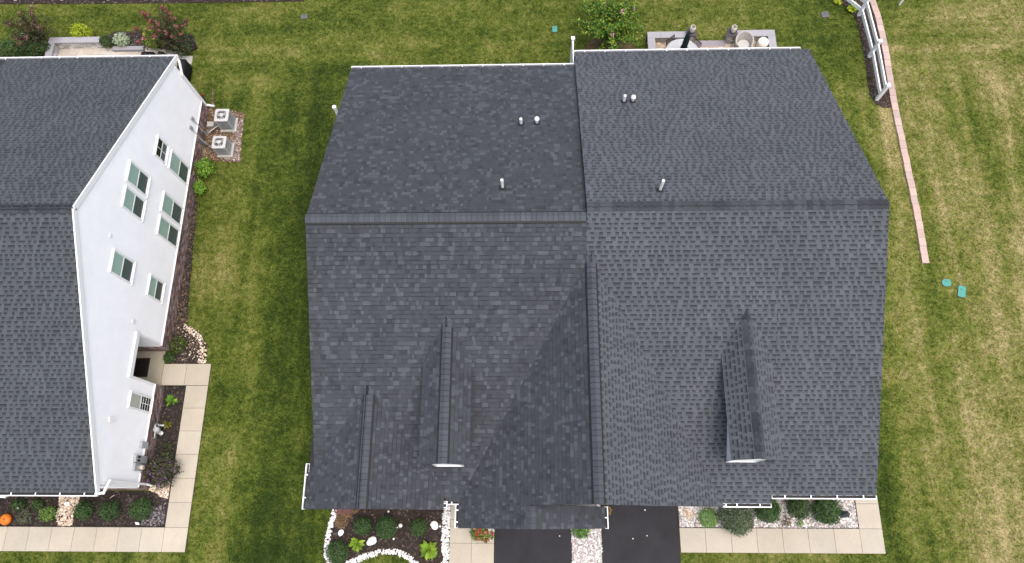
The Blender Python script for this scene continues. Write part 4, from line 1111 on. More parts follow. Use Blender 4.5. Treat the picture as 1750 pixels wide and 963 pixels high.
SEED = [100]
def shrub(px, py, rpx, label, pal, name='shrub', h=None, n=800, leaf=.06, elong=1.8, bumps=.22, cat='shrub', group=None, flowers=None, z=.3, rx=None, asp=1.0, tilt=.8, base=0.04, shell=.55, spread=.28):
    SEED[0] += 1; sd_ = SEED[0]
    h = h or rpx * .045
    p = G(px, py, base + h * .5); ppm = 1215.0 / (30 - h * .5) * .93
    r0 = rpx / ppm * .90; r1 = r0 * asp
    group = group or ('shrubs in the white gravel bed' if px > 1180 else 'plants behind the white house' if py < 100 else 'plants round the white house' if px < 400 else 'shrubs in the bark bed' if px < 760 else None)
    t = thing(name, (p.x, p.y, base), label, cat, group)
    V, C = leaves(n, dome((p.x, p.y, base + h * .42), r0, r1, h * .60, sd_, shell, bumps), leaf, elong, pal, spread, sd_, tilt)
    np_mesh('foliage', V, 4, C, MAT['leaf'], t)
    b = MB(); rr = random.Random(sd_)
    for k in range(5):
        a = rr.uniform(0, 6.28); q = .5 * rr.uniform(.4, 1)
        b.tube([(p.x, p.y, 0), (p.x + r0 * q * .4 * math.cos(a), p.y + r1 * q * .4 * math.sin(a), base + h * .35), (p.x + r0 * q * math.cos(a), p.y + r1 * q * math.sin(a), base + h * .75)], [.016, .012, .005], 5)
    b.build('stem', MAT['stem'], t)
    if flowers:
        fpal, nf_, fs, top = flowers; r = np.random.default_rng(sd_ + 5)
        VV = []; CC = []
        for k in range(nf_):
            a = r.uniform(0, 6.28); q = math.sqrt(r.uniform(0.05, 1)); zz = base + h * (.42 + .62 * math.sqrt(max(0, 1 - q * q * .9)))
            c = np.array([p.x + r0 * q * math.cos(a), p.y + r1 * q * math.sin(a), zz])
            def gen(r2, m, c=c): return c + r2.normal(0, fs * .15, (m, 3)), r2.normal(0, 1, (m, 3)) + np.array([0, 0, .8])
            v, cc = leaves(top, gen, fs, 1.3, fpal, .15, sd_ * 50 + k, .8); np_mesh('flower', v, 4, cc, MAT['petal'], t)
    return t

DKG = [(.045, .100, .028), (.062, .132, .036), (.032, .072, .022), (.085, .165, .045)]
BOX = [(.045, .105, .030), (.060, .135, .038), (.032, .078, .024), (.08, .16, .05)]
OLV = [(.05, .085, .03), (.075, .11, .035), (.10, .12, .03), (.035, .06, .022)]
LIM = [(.17, .30, .025), (.24, .38, .035), (.11, .22, .02), (.32, .45, .06)]
YEL = [(.38, .46, .025), (.48, .55, .04), (.28, .38, .02)]
BRT = [(.11, .27, .030), (.16, .36, .045), (.075, .19, .02), (.20, .40, .06)]
GRY = [(.13, .18, .115), (.17, .23, .15), (.09, .13, .08), (.22, .27, .19)]
RED = [(.075, .035, .030), (.11, .045, .04), (.055, .045, .028), (.045, .055, .03), (.09, .065, .04)]
VAR = [(.50, .56, .42), (.60, .66, .50), (.36, .45, .30), (.28, .38, .22)]
PUR = [(.055, .065, .035), (.085, .085, .045), (.045, .035, .04), (.12, .15, .05), (.07, .04, .055)]
BRN = [(.16, .10, .05), (.12, .08, .045), (.10, .10, .04)]

# bed in front of the newer unit
shrub(620, 899.5, 14.5, 'clipped round green shrub left of the largest ball, in the bark bed', BOX, h=.62, n=1700, leaf=.05, bumps=.07, shell=.7)
shrub(660, 902, 17.5, 'largest clipped round green ball in the middle of the bark bed', BOX, h=.75, n=2300, leaf=.05, bumps=.06, shell=.7)
shrub(714.5, 902.5, 14.5, 'darker, looser round shrub in the bark bed near the white rock column', DKG + OLV[:2], h=.6, n=1300, leaf=.055, bumps=.15)
shrub(576, 944, 18.5, 'dark green round shrub at the lower left corner of the bark bed', DKG, h=.75, n=2000, leaf=.055, bumps=.10)
def hosta(px, py, rpx, label, pal, n=46, name='hosta', wide=.36):
    SEED[0] += 1; rr = random.Random(SEED[0]); p = G(px, py, .2); r0 = rpx / 38.0
    t = thing(name, (p.x, p.y, .03), label, 'plant', name.replace('_', ' ') + ' clumps in the beds')
    b = MB()
    for k in range(n):
        a = rr.uniform(0, 6.28); L = r0 * rr.uniform(.5, 1.08); e = rr.uniform(.25, .95) if k > n * .4 else rr.uniform(.1, .45)
        d = Vector((math.cos(a), math.sin(a), 0)); s_ = Vector((-d.y, d.x, 0)); w = L * wide * rr.uniform(.7, 1.1) * .5; hh = L * e
        c = rr.choice(pal); f = rr.uniform(.75, 1.2); c = tuple(x * f for x in c)
        o_ = Vector((p.x, p.y, .05))
        st = [(0, .15, 0), (.35, .9, .75), (.7, 1.0, 1.0), (1.0, .05, .78)]
        rows = []
        for (u_, ww, zz) in st: rows.append((o_ + d * L * u_ - s_ * w * ww + Vector((0, 0, hh * zz + .02)), o_ + d * L * u_ + Vector((0, 0, hh * zz)), o_ + d * L * u_ + s_ * w * ww + Vector((0, 0, hh * zz + .02))))
        for q, r2 in zip(rows[:-1], rows[1:]): b.quad(q[0], q[1], r2[1], r2[0], c); b.quad(q[1], q[2], r2[2], r2[1], c)
    b.build('leaf_rosette', MAT['leaf'], t)
    s2 = MB(); s2.lathe([(.05, 0), (.03, .08)], (p.x, p.y, .0), 8); s2.build('crown', MAT['stem'], t)
hosta(610.5, 929.5, 12.5, 'lime hosta between the white boulder and dark corner shrub', LIM)
hosta(732.5, 939.5, 15.5, 'larger lime hosta near the white stone column', LIM, 60)
# right gravel bed
shrub(1210.5, 885.5, 15.5, 'bright green mounded shrub nearest the driveway in the white gravel', BRT, h=.5, n=1500, leaf=.05, bumps=.12)
shrub(1259, 885, 27, 'large grey-green feathery shrub spilling over the walk', GRY + OLV[:2] + DKG[:1], h=1.0, n=4200, leaf=.085, elong=2.8, bumps=.28)
shrub(1312, 869, 20, 'dark green shrub tucked under the gutter corner in white gravel', DKG, h=.85, n=3000, leaf=.075, bumps=.42)
shrub(1364, 864, 17, 'dark green shrub with yellowed tips, second from the right in the gravel', DKG + OLV, h=.8, n=2500, leaf=.075, bumps=.5, asp=1.25)
shrub(1413, 872.5, 21, 'broad dark green shrub rightmost in the white gravel', DKG, h=.9, n=3400, leaf=.075, bumps=.38)
shrub(1343.5, 891, 8, 'small brown withered plant in the white gravel', BRN, h=.3, n=180, leaf=.07, elong=3, bumps=.4, cat='plant')
shrub(1367, 894.5, 5.5, 'tiny bright green sprout in the white gravel', BRT, h=.2, n=90, leaf=.07, elong=2.5, bumps=.4, cat='plant')
shrub(992, 907, 14, 'grassy green clump at the head of the gravel strip between driveways', BRT + DKG, h=.45, n=520, leaf=.14, elong=5, bumps=.3, asp=.8, cat='plant')
# neighbouring house beds
shrub(142, 873, 15, 'dark green shrub right beside the tan pebble strip', DKG + BOX[:1], h=.65, n=1300, leaf=.065)
shrub(187, 873, 16, 'mid green shrub, middle of the three before the white house', BOX + OLV[:1], h=.65, n=1200, leaf=.065, bumps=.28)
shrub(241, 870.5, 18, 'largest dark green shrub before the white house, next to a white tag', DKG + BOX[:1], h=.75, n=1700, leaf=.06)
shrub(82, 878, 12, 'light green leafy plant left of the tan pebble strip', [(.13, .24, .05), (.19, .31, .07), (.09, .18, .04)], h=.5, n=700, leaf=.075, bumps=.3, cat='plant')
shrub(41, 883.5, 11, 'grey-green sparse plant next to the orange pumpkin', GRY + BRN[:1], h=.4, n=420, leaf=.07, elong=3, bumps=.35, cat='plant')
shrub(31, 863, 10, 'low dark plant with one white bloom under the front gutter', DKG, h=.35, n=420, leaf=.07, cat='plant', flowers=([(.8, .8, .78)], 1, .06, 8))
shrub(63, 862, 10, 'faint low dark green plant under the front gutter', DKG, h=.3, n=330, leaf=.07, bumps=.4, cat='plant')
hosta(292, 685, 11.5, 'lime-leaved plant in the side bed nearest the porch walk', BRT + LIM, 34, 'plant', .26)
hosta(284, 725, 10.5, 'yellow-green fern-like plant beside the gas meter', [(.26, .26, .03), (.33, .28, .05), (.20, .22, .03)], 26, 'plant', .18)
shrub(288, 763, 7, 'small sparse green sprout between gas meter and purple shrub', OLV, h=.25, n=130, leaf=.07, elong=2.5, bumps=.4, cat='plant')
shrub(283, 781, 7, 'small lime sprout right behind the purple shrub', LIM, h=.3, n=150, leaf=.07, elong=2.5, bumps=.4, cat='plant')
shrub(276, 805, 28, 'large dark purple and green flowering shrub at the house corner', PUR, h=1.0, n=2600, leaf=.075, bumps=.35, flowers=([(.20, .07, .24), (.28, .12, .32), (.14, .05, .17)], 20, .06, 9))
shrub(304, 590, 15, 'yellow-green round shrub in the pebble-edged bed by the porch', OLV + YEL[:1] + OLV, h=.6, n=900, leaf=.07, bumps=.28)
shrub(288, 611, 9, 'low dark green plant against the porch walk', DKG, h=.25, n=260, leaf=.08, bumps=.35, cat='plant')
shrub(349, 287, 16, 'bright green shrub against the brick base, below the air conditioners', BRT + LIM, h=.8, n=1200, leaf=.085, bumps=.35, asp=1.2)
shrub(341, 321, 11, 'smaller bright green shrub hugging the brick base', BRT + LIM, h=.6, n=700, leaf=.085, bumps=.35, asp=1.2)
shrub(346, 168, 5, 'small red-flowered plant behind the corner downspout', DKG, h=.35, n=120, leaf=.07, cat='plant', flowers=([(.5, .03, .03)], 5, .06, 8))
# back yard of neighbouring house
shrub(139, 55, 20, 'chartreuse shrub behind the stone seat wall', YEL, h=.9, n=1100, leaf=.10, bumps=.2, elong=3, asp=.8)
shrub(262, 66, 20, 'lime hydrangea with big leaves on the raised bed', LIM + YEL[:1], h=1.0, n=1000, leaf=.12, elong=1.4, bumps=.25, flowers=([(.75, .65, .45), (.7, .4, .35)], 5, .08, 10))
shrub(207, 69, 14, 'pale variegated shrub on the raised bed', VAR, h=.7, n=800, leaf=.085, elong=2.2, bumps=.35)
shrub(181, 72, 12, 'green and russet shrub at the end of the seat wall', DKG + BRN[:1] + BOX, h=.8, n=800, leaf=.07, bumps=.35)
shrub(310, 78, 24, 'low dark green shrub beneath the red crape myrtle', OLV + DKG + RED[:2], h=.9, n=1300, leaf=.07, bumps=.4)
shrub(60, 80, 30, 'sprawling dark green shrub left of the seat wall', DKG + OLV, h=1.0, n=2000, leaf=.09, bumps=.35, asp=.6)
shrub(15, 84, 26, 'dark bush at the left edge behind the gutter', DKG, h=1.0, n=1400, leaf=.09, bumps=.4, asp=.7)
def myrtle(px, py, rpx, h, label, lpal, fpal, nb_, nlf, lsize, nfl, elong=2.0, cat='shrub', name='crape_myrtle', reach=1.0):
    "multi-stemmed shrub: arching limbs with leaves along them and flower panicles at the tips"
    SEED[0] += 1; rr = random.Random(SEED[0]); p = G(px, py, 0); r0 = rpx / 36.0
    t = thing(name, (p.x, p.y, 0), label, cat, 'crape myrtles')
    b = MB(); VV = []; CC = []; FV = []; FC = []
    for k in range(nb_):
        a = 2.4 * k + rr.uniform(-.4, .4); q = rr.uniform(.25, 1.0); hh = h * rr.uniform(.6, 1.05) * (1.05 - .35 * q)
        e = Vector((p.x + r0 * q * math.cos(a) * reach, p.y + r0 * q * math.sin(a) * reach, hh)); m_ = Vector((p.x + r0 * q * .35 * math.cos(a), p.y + r0 * q * .35 * math.sin(a), hh * .6))
        s0 = Vector((p.x + rr.uniform(-.06, .06), p.y + rr.uniform(-.06, .06), 0))
        pts = [s0, (s0 + m_) / 2 + Vector((0, 0, hh * .05)), m_, (m_ + e) / 2 + Vector((0, 0, hh * .06)), e]
        b.tube(pts, [.022, .018, .013, .009, .004], 5)
        arr = np.array([tuple(x) for x in pts])
        def gen(r, n, arr=arr):
            tt = 1 + 3 * r.uniform(.0, 1, n) ** .75; i = np.minimum(tt.astype(int), 3); f = (tt - i)[:, None]
            pos = arr[i] * (1 - f) + arr[i + 1] * f; ax = arr[i + 1] - arr[i]; ax /= np.linalg.norm(ax, axis=1)[:, None]
            return pos + r.normal(0, .06, (n, 3)), r.normal(0, .6, (n, 3)) + np.array([0, 0, .7])
        v, c = leaves(nlf, gen, lsize, elong, lpal, .3, SEED[0] * 40 + k, .5); VV.append(v); CC.append(c)
        if fpal and k < nfl:
            ec = np.array(tuple(e))
            def gf(r, n, ec=ec): return ec + r.normal(0, .042, (n, 3)), r.normal(0, 1, (n, 3)) + np.array([0, 0, .6])
            v, c = leaves(26, gf, .085, 1.3, fpal, .2, SEED[0] * 77 + k, .8); np_mesh('flower', v, 4, c, MAT['petal'], t)
    b.build('branch', MAT['stem'], t)
    np_mesh('foliage', np.concatenate(VV), 4, np.concatenate(CC), MAT['leaf'], t)
myrtle(305, 84, 50, 2.6, 'wine-red flowering crape myrtle behind the corner of the white house', RED + OLV, [(.26, .05, .055), (.32, .08, .08), (.22, .08, .075), (.30, .14, .125)], 56, 75, .085, 26)
myrtle(80, 80, 42, 2.4, 'reddish brown crape myrtle left of the stone seat wall', RED + OLV, [(.20, .09, .085), (.26, .15, .13)], 50, 75, .085, 12)
myrtle(1038, 78, 64, 2.75, 'green crape myrtle with a few pink blooms beside the patio wall', [(.06, .16, .022), (.09, .21, .03), (.14, .28, .035), (.04, .10, .022), (.24, .34, .045), (.30, .38, .05)], [(.62, .34, .36), (.70, .45, .45)], 52, 150, .14, 4, 2.3)
sp_ = P2([(1000, 80), (1010, 68), (1030, 62), (1060, 64), (1078, 74), (1090, 88), (1095, 100), (995, 100)])
o = sheet('soil_patch', sp_, -.05, .012, MAT['soil']); NOGRASS.pop()
hosta(1458, 13, 12, 'yellow hosta beside the corner fence post', YEL, 40)
hosta(1433, 2, 9, 'yellow hosta cut by the top edge near the fence', YEL, 34)
hosta(1491, 133, 6, 'dry ornamental grass tuft inside the fence bed', [(.22, .17, .06), (.16, .13, .05)], 22, 'ornamental_grass', .10)
hosta(1505, 122, 5, 'straw-coloured grass tuft close behind the fence rails', [(.30, .22, .12), (.20, .15, .08)], 18, 'ornamental_grass', .10)

# ------------------------------------------------------------------ small garden things
def boulder(px, py, rpx, label, asp=1.3, rot=.5, hh=.6, mat='rock', name='boulder', sharp=0):
    SEED[0] += 1; p = G(px, py, .08); r0 = rpx / 37.0; n, m_ = 14, 8; vs = []; b = MB()
    for i in range(m_ + 1):
        th = math.pi * i / m_
        for k in range(n):
            a = 2 * math.pi * k / n; d = Vector((math.sin(th) * math.cos(a), math.sin(th) * math.sin(a), math.cos(th)))
            f = 1 + .28 * noise.noise(d * 1.6 + Vector((SEED[0], 0, 0))) + .12 * noise.noise(d * 4 + Vector((0, SEED[0], 0)))
            x, y = d.x * asp * r0 * f, d.y * r0 * f
            vs.append((p.x + x * math.cos(rot) - y * math.sin(rot), p.y + x * math.sin(rot) + y * math.cos(rot), max(.0, .03 + r0 * hh * (1 + d.z * f) * .75)))
    fs = [(i * n + k, (i + 1) * n + k, (i + 1) * n + (k + 1) % n, i * n + (k + 1) % n) for i in range(m_) for k in range(n)]
    b.add(vs, fs); tag(b.build(name, MAT[mat]), label, 'rock', {'boulder': 'white rocks in the beds', 'pebble': 'specks on the driveways'}.get(name))
boulder(582.5, 911, 4.2, 'small white rock nearest the left stone border', 1.1, .9)
boulder(635.5, 925, 5.8, 'white boulder below the largest clipped ball', 1.3, .6)
boulder(742.5, 898.5, 5.2, 'tall white boulder near the white stone column', 1.4, 2.2)
boulder(678, 902, 1.4, 'little white pebble touching the largest clipped ball', 1, 0)
boulder(752, 900, 1.5, 'little white pebble right of the tall white boulder', 1, 0)
boulder(672.5, 921.5, 1.4, 'little white pebble below the large clipped ball', 1, 0)
boulder(663.5, 874.5, 1.5, 'little white pebble close under the gable edge', 1, 0)
p = G(684.5, 898.5, .25); b = MB(); b.tube([(p.x, p.y, .0), (p.x, p.y, .22)], .012, 6); b.lathe([(.02, .2), (.075, .22), (.085, .27), (.06, .33), (.0, .35)], (p.x, p.y, 0), 14)
tag(b.build('garden_light', MAT['pot_white'], None, True), 'round white garden light between the two middle shrubs', 'light')
p = G(586, 874, .03)
for i, lab in enumerate(('dull red paver under the left gable eave, touching the white stone border', 'dull red paver under the left gable eave, nearer the round shrub')):
    b = MB(); b.box(p.x - .36 + i * .37, p.x - .01 + i * .37, p.y - .10, p.y + .12, .0, .075 + .004 * i); tag(b.build('red_paver', MAT['brickred']), lab, 'paver', 'red pavers under the gable eave')

# upright dark slate in the gravel
p = G(1441, 880, .1); b = MB()
prof = [(.17, 0), (.19, .12), (.15, .3), (.10, .45), (.02, .56)]
vs = []; n = 9
for i, (r_, z_) in enumerate(prof):
    for k in range(n): a = 2 * math.pi * k / n; f = 1 + .2 * math.sin(k * 2.3 + i); vs.append((p.x + r_ * f * math.cos(a) + z_ * .12, p.y + r_ * .75 * f * math.sin(a) + z_ * .10, .02 + z_ * .8))
b.add(vs, [(i * n + k, i * n + (k + 1) % n, (i + 1) * n + (k + 1) % n, (i + 1) * n + k) for i in range(len(prof) - 1) for k in range(n)] + [tuple(range(n - 1, -1, -1)), tuple((len(prof) - 1) * n + k for k in range(n))])
tag(b.build('garden_stone', MAT['slate']), 'leaning dark slate garden stone in the white gravel beside the walk', 'rock')

# pumpkin
p = G(11.5, 888, .12); t = thing('pumpkin', (p.x, p.y, .03), 'orange pumpkin on the dark bark at the left edge', 'pumpkin')
b = MB(); b.lathe([(.03, .0), (.13, .01), (.21, .07), (.23, .15), (.20, .23), (.12, .28), (.04, .265)], (p.x, p.y, .03), 36, wob=lambda a, z: 1 + .05 * abs(math.sin(a * 5)) - .03); b.build('body', MAT['pumpkin'], t, True)
b = MB(); b.tube([(p.x, p.y, .28), (p.x + .01, p.y, .33), (p.x + .035, p.y + .01, .36)], [.022, .017, .02], 6); b.build('stalk', MAT['stem'], t)
# plant tag, splash stone, stick
p = G(235.5, 895, .15); b = MB(); b.box(p.x - .008, p.x + .008, p.y - .004, p.y + .004, .02, .16); b.obox((p.x, p.y, .19), (.075, 0, 0), (0, .045, .06), (0, -.006, .0045)); tag(b.build('plant_tag', MAT['pot_white']), 'small white plant tag in front of the largest dark shrub', 'tag')
boulder(114, 861, 3.2, 'white splash stone on the tan pebble strip', 1.4, .1)
a_, b2_ = G(188, 852, .05), G(196, 846, .05); b = MB(); b.tube([a_, (a_ + b2_) / 2 + Vector((0, .01, .01)), b2_], .012, 5); tag(b.build('stick', MAT['lamp_glass']), 'pale fallen stick on the bark behind the middle shrub', 'stick')

# pots
def pot(px, py, r_, h, label, mat, plantpal=None, fl=None, z0=.03, plant_n=160, tip=False):
    SEED[0] += 1; p = G(px, py, h); t = thing('flower_pot', (p.x, p.y, z0), label, 'pot', 'flower pots')
    b = MB(); b.lathe([(r_ * .68, 0), (r_ * .92, h * .82), (r_ * 1.06, h * .83), (r_ * 1.06, h), (r_ * .9, h), (r_ * .86, h * .86), (.01, h * .86)], (p.x, p.y, z0), 18); b.build('pot', MAT[mat], t)
    b = MB(); b.lathe([(r_ * .86, 0), (r_ * .84, .012)], (p.x, p.y, z0 + h * .87), 16); b.build('potting_soil', MAT['mulch'], t)
    if plantpal:
        V, C = leaves(plant_n, dome((p.x, p.y, z0 + h), r_ * 1.25, r_ * 1.25, r_ * 1.1, SEED[0]), r_ * .42, 2.0, plantpal, .3, SEED[0]); np_mesh('foliage', V, 4, C, MAT['leaf'], t)
    if fl:
        r = np.random.default_rng(SEED[0]); VV = []; CC = []
        for k in range(fl[1]):
            a = r.uniform(0, 6.28); q = r.uniform(.1, 1.25); c = np.array([p.x + r_ * q * math.cos(a), p.y + r_ * q * math.sin(a), z0 + h + r_ * (1.15 - .5 * q)])
            def gen(r2, m, c=c): return c + r2.normal(0, .012, (m, 3)), r2.normal(0, 1, (m, 3)) + np.array([0, 0, 1])
            v, cc = leaves(9, gen, .07, 1.2, fl[0], .15, SEED[0] * 30 + k); np_mesh('flower', v, 4, cc, MAT['petal'], t)
    return t
pot(1037.5, 873, .155, .28, 'terracotta pot with a small plant by the garage gutter corner', 'terracotta', BRT, None, plant_n=26)
pot(1389.5, 848.5, .16, .26, 'orange terracotta pot half under the front gutter in white gravel', 'terracotta')
RD = [(.55, .05, .045), (.62, .12, .08), (.5, .03, .05), (.7, .25, .18)]
FLG = [(.10, .21, .035), (.15, .26, .05), (.06, .13, .025), (.19, .27, .05)]
pot(817, 911, .22, .30, 'pot of red begonias beside the entry walk, left of its twin', 'pot_white', FLG, (RD, 26), z0=.06, plant_n=420)
pot(831, 914, .22, .30, 'white pot of mixed red flowers next to the driveway edge', 'pot_white', FLG, (RD + [(.7, .68, .65)], 20), z0=.06, plant_n=420)
pot(838, 906, .13, .34, 'small white pot with white flowers tucked under the garage eave', 'pot_white', GRY + FLG[:1], ([(.8, .79, .77), (.75, .7, .72)], 12), z0=.06, plant_n=130)
pot(812, 921, .08, .10, 'tiny white dish pot at the front of the begonias', 'pot_white', FLG, (RD, 4), z0=.06, plant_n=40)
# bits of litter on the driveways
for (px, py, s_, lab) in ((956.5, 916.5, .022, 'white speck of litter on the left driveway'), (1102.5, 872, .025, 'pale scrap close to the eave on the right driveway'), (1082, 921, .022, 'lower left white pebble on the right driveway'), (1106, 916, .018, 'right white pebble on the right driveway')):
    boulder(px, py, s_ * 37 * .95, lab, 1.2, px, .5, 'rock', 'pebble')

# door mat in the side porch
a_ = G(231, 612, .11); b = MB(); x0, x1, y0, y1 = -17.35, -16.62, 5.72, 6.55
t = thing('door_mat', ((x0 + x1) / 2, (y0 + y1) / 2, .10), 'black door mat with border in the side porch', 'mat')
b = MB(); b.box(x0, x1, y0, y1, .10, .115); b.build('rim', MAT['coir_rim'], t)
b = MB(); b.box(x0 + .09, x1 - .09, y0 + .09, y1 - .09, .1152, .122); b.build('pile', MAT['coir'], t)

# ------------------------------------------------------------------ patios
STN = [(.30, .29, .28), (.40, .38, .36), (.23, .22, .22), (.46, .43, .40), (.34, .31, .28)]
def seat_wall(name, label, segs, h, capw, stones=STN, cap=.06, th=.26):
    "low stone wall: stone blocks in courses with a cap of slabs"
    x = sum(p.x for s in segs for p in s) / (2 * len(segs)); y = sum(p.y for s in segs for p in s) / (2 * len(segs))
    t = thing(name, (x, y, 0), label, 'wall', 'stone seat walls')
    r = random.Random(len(label))
    for (a, b_) in segs:
        d = (b_ - a); L = d.length; d.normalize(); s_ = Vector((-d.y, d.x, 0))
        core_ = MB(); core_.bar(a + Vector((0, 0, h / 2 - .03)), b_ + Vector((0, 0, h / 2 - .03)), th - .03, h - cap); core_.build('wall_body', MAT['mortar'], t)
        nrow = max(2, int((h - cap) / .105)); rh = (h - cap) / nrow
        for k in range(nrow):
            u_ = -(k % 2) * .12
            while u_ < L:
                w = r.uniform(.2, .42); l, e = max(u_, 0), min(u_ + w - .012, L); u_ += w
                if e - l < .04: continue
                sb = MB(); c = r.choice(stones); f = r.uniform(.8, 1.2)
                sb.obox(a + d * (l + e) / 2 + Vector((0, 0, rh * (k + .5))), d * (e - l) / 2, s_ * (th / 2 + r.uniform(0, .012)), Vector((0, 0, rh / 2 - .005)), tuple(x_ * f for x_ in c)); sb.build('stone', MAT['wall_stone'], t)
        n = max(1, int(round(L / .6)))
        for i in range(n):
            l, e = L * i / n, L * (i + 1) / n; cb = MB(); f = r.uniform(.94, 1.06)
            cb.obox(a + d * (l + e) / 2 + Vector((0, 0, h - cap / 2)), d * ((e - l) / 2 - .003), s_ * capw / 2, Vector((0, 0, cap / 2)), (f, f, f)); cb.build('cap_stone', MAT['cap_stone'], t)
    return t
def pavers(name, x0, x1, y0, y1, pal, z1, w=.30, l=.20):
    b = MB(); b.box(x0, x1, y0, y1, -.05, z1 - .015); o = b.build(name, MAT['mortar']); tag(o, kind='structure'); NOGRASS.append(rect(x0, x1, y0, y1))
    r = random.Random(3); y = y0; k = 0
    while y < y1 - .02:
        x = x0 - (k % 2) * w / 2
        while x < x1:
            ww = r.choice((w, w, w * .66)); l_, e = max(x, x0), min(x + ww - .008, x1); x += ww
            if e - l_ < .04: continue
            pb_ = MB(); c = r.choice(pal); f = r.uniform(.85, 1.12); pb_.box(l_, e, y, min(y + l - .008, y1), z1 - .04, z1 + r.uniform(0, .004), tuple(v * f for v in c)); pb_.build('paver', MAT['paver'], o)
        y += l; k += 1
    return o
BEI = [(.50, .41, .31), (.56, .47, .36), (.44, .36, .28), (.60, .52, .42), (.36, .30, .25)]
GRB = [(.28, .25, .24), (.22, .20, .195), (.33, .30, .28)]
# --- patio of the older unit
hS = .48; wS = .36
A = G(1112, 60, hS); B = G(1177, 59, hS); C = G(1250, 58, hS); D = G(1319, 57.5, hS)
yw = A.y
xl, xr = A.x + .02, D.x - .02
pavers('patio', xl, xr, 18.95, yw - .05, BEI, .05)
seat_wall('seat_wall', 'left stone seat wall with grey caps on the older unit patio', [(Vector((xl - wS / 2, yw, 0)), Vector((B.x - .1, yw, 0))), (Vector((xl + .0, yw - wS / 2 - .005, 0)), Vector((xl + .0, 19.9, 0)))], hS, wS)
seat_wall('seat_wall', 'right stone seat wall with grey caps around the wicker chair', [(Vector((C.x + .22, yw + .02, 0)), Vector((xr + .18, yw + .02, 0))), (Vector((xr, yw + .02 - wS / 2 - .005, 0)), Vector((xr, 19.9, 0)))], hS, wS)
# border pavers at the opening
b = MB(); b.box(B.x + .12, C.x - .2, yw - .42, yw - .06, .02, .056, (.85, .80, .80)); tag(b.build('border_course', MAT['cap_stone']), 'grey paver border course at the patio opening', 'paving')
def pillar(x, y, label, lamp_label):
    t = thing('stone_pillar', (x, y, 0), label, 'pillar', 'patio pillars'); r = random.Random(int(x * 10))
    b = MB(); b.box(x - .17, x + .17, y - .17, y + .17, 0, .62); b.build('core', MAT['mortar'], t)
    for k in range(6):
        for sx_ in (-1, 1):
            c = r.choice(STN); f = r.uniform(.85, 1.15); sb = MB(); q = .04 if k % 2 else -.04
            x0, x1 = (x - .19, x + q - .004) if sx_ < 0 else (x + q + .004, x + .19)
            sb.box(x0, x1, y - .19, y + .19, k * .103 + .004, k * .103 + .1, tuple(v * f for v in c)); sb.build('stone', MAT['wall_stone'], t)
    b = MB(); b.box(x - .23, x + .23, y - .23, y + .23, .62, .68, (.25, .24, .25)); b.build('cap_stone', MAT['cap_stone'], t)
    l = thing('lantern', (x, y, .68), lamp_label, 'lantern', 'lanterns on the patio pillars')
    b = MB(); b.lathe([(.10, 0), (.13, .03), (.13, .06)], (x, y, .68), 14); b.build('base', MAT['bronze'], l)
    b = MB(); b.lathe([(.105, .06), (.13, .2), (.14, .34), (.12, .40), (.10, .40), (.11, .33), (.09, .12), (.01, .12)], (x, y, .68), 16); b.build('shade', MAT['cream'], l)
    b = MB(); b.lathe([(.045, .12), (.045, .22), (.0, .23)], (x, y, .68), 10); b.build('candle', MAT['bronze'], l)
pillar(B.x + .10, yw - .02, 'low stone pillar ending the left seat wall', 'cream lantern behind the closed umbrella on the left pillar')
pillar(C.x + .0, yw - .06, 'low stone pillar ending the right seat wall', 'cream lantern on the right pillar, open at the top')
# table, umbrella, chairs
tc = G(1166, 91, .74); t = thing('patio_table', (tc.x, tc.y, .05), 'round glass patio table half hidden by the rear gutter', 'table')
b = MB(); b.lathe([(.78, 0), (.80, .012), (.78, .024)], (tc.x, tc.y, .72), 32); b.build('table_top', MAT['glass_top'], t)
b = MB(); b.lathe([(.80, -.012), (.825, .0), (.825, .02), (.80, .03)], (tc.x, tc.y, .715), 32); b.build('rim', MAT['metal_grey'], t)
for k in range(4):
    a = rad(45 + 90 * k); b = MB(); b.tube([(tc.x + .6 * math.cos(a), tc.y + .6 * math.sin(a), .05), (tc.x + .45 * math.cos(a), tc.y + .45 * math.sin(a), .4), (tc.x + .6 * math.cos(a), tc.y + .6 * math.sin(a), .71)], .022, 6); b.build('leg', MAT['bronze'], t)
u = thing('patio_umbrella', (tc.x, tc.y, .05), 'closed dark green umbrella standing through the glass table', 'umbrella')
b = MB(); b.lathe([(.25, 0), (.25, .05), (.05, .09)], (tc.x, tc.y, .05), 20); b.build('base', MAT['bronze'], u)
b = MB(); b.tube([(tc.x, tc.y, .08), (tc.x, tc.y, 2.35)], .022, 8); b.build('pole', MAT['bronze'], u)
b = MB(); b.lathe([(.03, 1.0), (.16, 1.02), (.145, 1.2), (.10, 1.24), (.125, 1.4), (.12, 1.7), (.095, 2.0), (.06, 2.2), (.02, 2.28)], (tc.x, tc.y, 0), 32, wob=lambda a, z: 1 + .22 * math.cos(8 * a)); b.build('canopy', MAT['umbrella'], u, True)
b = MB(); b.lathe([(.0, 2.28), (.035, 2.30), (.03, 2.37), (.0, 2.39)], (tc.x, tc.y, 0), 10); b.build('finial', MAT['umbrella'], u)
